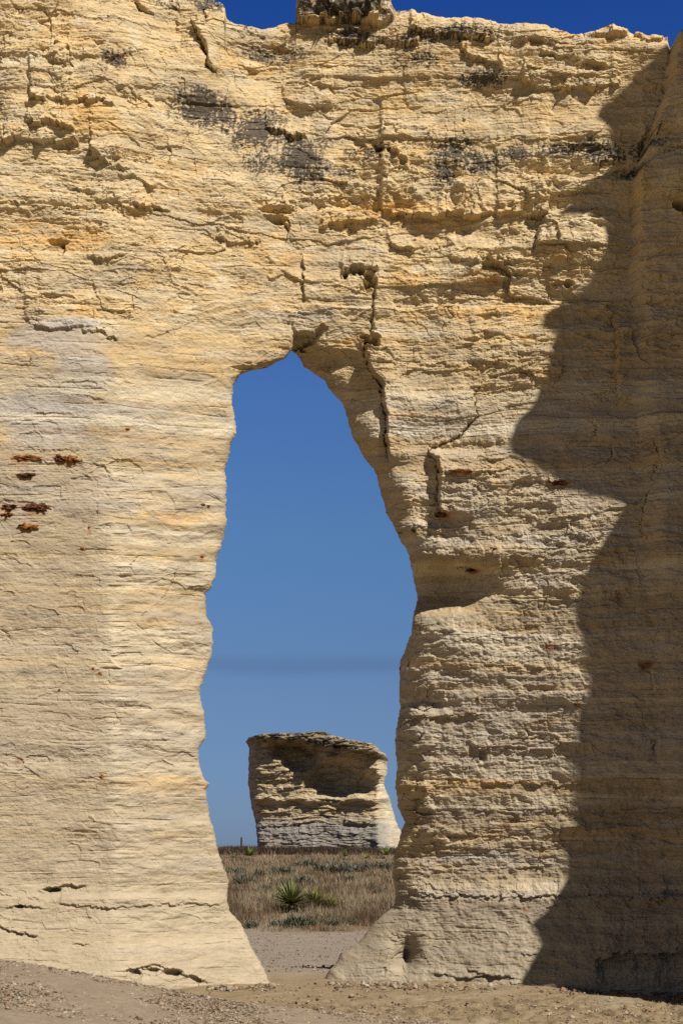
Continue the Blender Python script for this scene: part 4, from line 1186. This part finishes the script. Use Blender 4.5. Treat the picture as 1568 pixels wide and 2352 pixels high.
def build_grass():
    parts = []
    specs = [(40.5, 50, 76000, .42, .014), (50, 64, 72000, .42, .018), (64, 88, 58000, .42, .026), (88, 128, 40000, .42, .036)]
    for y0, y1, n, h, w in specs:
        y = rng.uniform(y0, y1, n)
        x = rng.uniform(-.22, .13, n) * y
        # clumped
        d = fbm(x * .9, y * .55, 4, 1101)
        bare = sm(.1, .5, fbm(x * .25, y * .09, 3, 906))
        edge = 41.6 - 1.0 * fbm(x * .7, y * 0 + 3, 3, 905)
        keep = (d > rng.uniform(-.6, .35, n)) & (rng.random(n) > .6 * bare) & (y > edge)
        x, y, d = x[keep], y[keep], d[keep]
        m = len(x)
        hh = h * rng.uniform(.4, 1.15, m) * (.75 + .8 * np.clip(d, -.5, .9)) * (.5 + .5 * sm(41, 45, y))
        tone = np.clip(.5 + 1.1 * fbm(x * .5, y * .22, 3, 1102) + rng.normal(0, .22, m), 0, 1)[:, None]
        c = srgb(206, 184, 150, .46) * tone + srgb(132, 104, 78, .50) * (1 - tone)
        g = rng.random(m) < .10
        c[g] = srgb(120, 122, 88, .5)
        parts.append(blades(x, y, terrain(x, y) - .02, hh, np.full(m, w), rng.uniform(.05, .6, m), rng.uniform(0, 6.283, m), c * rng.uniform(.75, 1.2, (m, 1))))
    off = 0; V = []; Q = []; C = []
    for v, q, c in parts:
        V.append(v); Q.append(q + off); C.append(c); off += len(v)
    o = make_mesh('grass', np.concatenate(V), np.concatenate(Q), M_LEAF, np.concatenate(C), None, True)
    tag(o, 'dry tan prairie grass covering the plain behind the arch', 'grass', None, 'stuff')
    # red-brown weeds along the foot of the butte
    n = 16000
    x = rng.uniform(-9.5, 6.5, n); y = rng.uniform(106, 116, n)
    k = fbm(x * .5, y * .3, 3, 1105) > rng.uniform(-.8, .5, n)
    x, y = x[k], y[k]; m = len(x)
    c = srgb(104, 82, 66, .40) * rng.uniform(.6, 1.3, (m, 1))
    v, q, c = blades(x, y, terrain(x, y), rng.uniform(.2, .6, m), np.full(m, .05), rng.uniform(.05, .7, m), rng.uniform(0, 6.283, m), c)
    o = make_mesh('weeds', v, q, M_LEAF, c, None, True)
    tag(o, 'reddish brown weeds along the foot of the distant butte', 'weeds', None, 'stuff')
build_grass()

def pt(qx, qy):
    """ground point seen at a picture position"""
    dx, dz = (qx - CX) / F, (HY - qy) / F
    ys = np.linspace(27, 400, 8000)
    hit = np.where(EYE + dz * ys <= terrain(dx * ys, ys))[0]
    y = ys[hit[0]] if len(hit) else 120.
    return dx * y, y, float(terrain(np.array([dx * y]), np.array([y]))[0])

def yucca(qx, qy, wpx, label, group, yellow=0.0, sd=1, skirt=True, n=280):
    x, y, z = pt(qx, qy)
    r = np.random.default_rng(sd)
    R = wpx / F * y * .72
    root = empty('yucca', (x, y, z), label, 'yucca', group)
    lean = np.arccos(np.clip(r.uniform(.02, 1, n), 0, 1)) * 1.05
    tone = r.random((n, 1))
    g = srgb(124, 138, 88, .6) * (1 - tone) + srgb(172, 174, 116, .62) * tone
    g = g * (1 - yellow) + srgb(196, 178, 88, .5) * yellow
    a = r.uniform(0, 6.283, n)
    v, q, c = blades(np.cos(a) * .03 * R, np.sin(a) * .03 * R, np.full(n, R * .32), R * r.uniform(.75, 1.08, n), np.full(n, max(.024, R * .07)), lean, a, g * r.uniform(.7, 1.25, (n, 1)), .06, 3)
    make_mesh('leaf_rosette', v, q, M_LEAF, c, root, True)
    if skirt:
        m = 90
        a = r.uniform(0, 6.283, m)
        c0 = srgb(190, 156, 100, .5) * r.uniform(.6, 1.2, (m, 1))
        v, q, c = blades(np.cos(a) * .05 * R, np.sin(a) * .05 * R, np.full(m, R * .30), R * r.uniform(.45, .85, m), np.full(m, max(.02, R * .05)), r.uniform(1.3, 2.0, m), a, c0, .15, 3)
        o = make_mesh('dead_leaves', v, q, M_LEAF, c, root, True)
        o['label'] = 'straw-coloured dead leaves hanging under the rosette'
    return root

YG = 'yuccas among the grass behind the arch'
yucca(668, 2094, 84, 'largest dark green spiky yucca in the dry grass before the butte', YG, .05, 21)
yucca(722, 2092, 64, 'yellow-green yucca just beside the largest one', YG, .5, 22)
yucca(760, 2092, 40, 'small sprawling yellowish yucca at the end of the row of three', YG, .55, 23)
yucca(572, 1976, 44, 'far grey-green yucca on the grass left of the butte foot', YG, .1, 24, False, 110)
yucca(792, 1974, 30, 'far yucca with an upright stalk below the middle of the butte', YG, .25, 25, False, 90)
yucca(886, 1972, 36, 'far yucca half hidden by the edge of the right pier', YG, .1, 26, False, 90)
yucca(536, 1976, 24, 'small far yucca beside the edge of the left pier', YG, .1, 27, False, 70)
yucca(842, 1978, 24, 'small far yucca in the pale grass below the butte alcove', YG, .4, 28, False, 70)

def sage(qx, qy, wpx, label, sd, green=0.):
    x, y, z = pt(qx, qy)
    r = np.random.default_rng(sd)
    R = wpx / F * y * .66
    root = empty('sagebrush', (x, y, z), label, 'shrub', 'sagebrush in the grass behind the arch')
    # stems
    m = 26
    a = r.uniform(0, 6.283, m)
    v, q, c = blades(np.zeros(m), np.zeros(m), np.full(m, -.01), R * r.uniform(.6, 1.0, m), np.full(m, R * .05), r.uniform(.1, 1.1, m), a, np.tile(srgb(110, 92, 76, .5), (m, 1)), .1, 2)
    make_mesh('stems', v, q, M_LEAF, c, root, True)
    # leaf sprays filling an uneven dome
    n = int(420)
    th = r.uniform(0, 6.283, n); rad = r.uniform(.25, 1, n) ** .6
    up = np.abs(r.normal(0, .42, n))
    sc = 1 + .35 * np.sin(th * 3 + sd) + .2 * np.sin(th * 7 + sd * 2)
    lx = np.cos(th) * rad * R * sc * .85; ly = np.sin(th) * rad * R * sc * .85
    lz = R * (.08 + np.clip(up, 0, 1) * .72 * np.sqrt(np.clip(1.1 - rad ** 2, .05, 1)) * sc)
    tone = r.random((n, 1))
    g0 = srgb(122, 124, 106, .55) * (1 - tone) + srgb(160, 158, 138, .55) * tone
    g0 = g0 * (1 - green) + srgb(104, 118, 70, .5) * green
    v, q, c = blades(lx, ly, lz, R * r.uniform(.14, .34, n), np.full(n, R * .075), r.uniform(.0, .9, n), th + r.normal(0, .7, n), g0 * r.uniform(.55, 1.2, (n, 1)), .3, 2)
    make_mesh('foliage', v, q, M_LEAF, c, root, True)

SAGE = [(652, 2010, 46, 'dark grey-green sagebrush below the left half of the butte'),
        (780, 2008, 60, 'wide grey sagebrush above the middle yucca'),
        (820, 2002, 44, 'grey-green sagebrush in the far row below the butte centre'),
        (852, 1998, 40, 'low rounded sagebrush near the far right of the row'),
        (888, 1998, 44, 'sagebrush touching the edge of the right pier'),
        (745, 2000, 36, 'small pale sagebrush midway along the far row'),
        (705, 1992, 40, 'pale hazy sagebrush just under the butte foot'),
        (695, 2032, 44, 'solitary sagebrush straight above the largest yucca'),
        (652, 2036, 36, 'small sagebrush up and left of the largest yucca'),
        (600, 2014, 36, 'sagebrush on the bare patch by the left pier'),
        (562, 2030, 44, 'dusty sagebrush against the left pier edge'),
        (545, 2008, 34, 'grey sagebrush higher up beside the left pier'),
        (608, 2044, 30, 'small low sagebrush left of the yuccas'),
        (800, 2026, 34, 'faded sagebrush in the grass right of centre'),
        (870, 2052, 26, 'small grey sagebrush beside the right pier waist'),
        (820, 2070, 22, 'tiny grey sagebrush in the open grass to the right'),
        (690, 2130, 64, 'bright green low shrub at the sand edge below the yuccas', .6),
        (640, 2128, 34, 'small green shrub at the sand edge by the left pier', .4),
        (762, 2126, 30, 'small shrub at the sand edge below the smallest yucca', .4),
        (575, 2132, 36, 'sprawling shrub where the sand meets the left pier', .2),
        (800, 2124, 28, 'low brown shrub at the sand edge by the right pier foot', .1),
        (548, 2086, 26, 'grey shrub tucked beside the left pier waist', .1)]
for i, s in enumerate(SAGE):
    sage(s[0], s[1], s[2], s[3], 300 + i, s[4] if len(s) > 4 else 0.)

# old fence post on the horizon
x, y, z = pt(555, 1951)
x, y = -8.3, 118.0
z = float(terrain(np.array([x]), np.array([y]))[0])
ang = np.linspace(0, 2 * math.pi, 9)[:-1]
ring = [np.stack([np.cos(ang) * r, np.sin(ang) * r, np.full(8, h)], -1) + np.array([lx, 0, 0]) for r, h, lx in ((.085, -.1, 0), (.08, .5, .01), (.075, 1.0, .02), (.065, 1.06, .02), (.001, 1.07, .02))]
V = np.concatenate(ring)
ii = np.arange(len(V)).reshape(5, 8); ii = np.concatenate([ii, ii[:, :1]], 1)
o = make_mesh('fence_post', V, grid_quads(ii), M_STONE, np.tile(srgb(96, 82, 70, .5), (len(V), 1)), None, True)
o.location = (x, y, z)
tag(o, 'weathered wooden fence post standing alone on the horizon left of the butte', 'fence post')
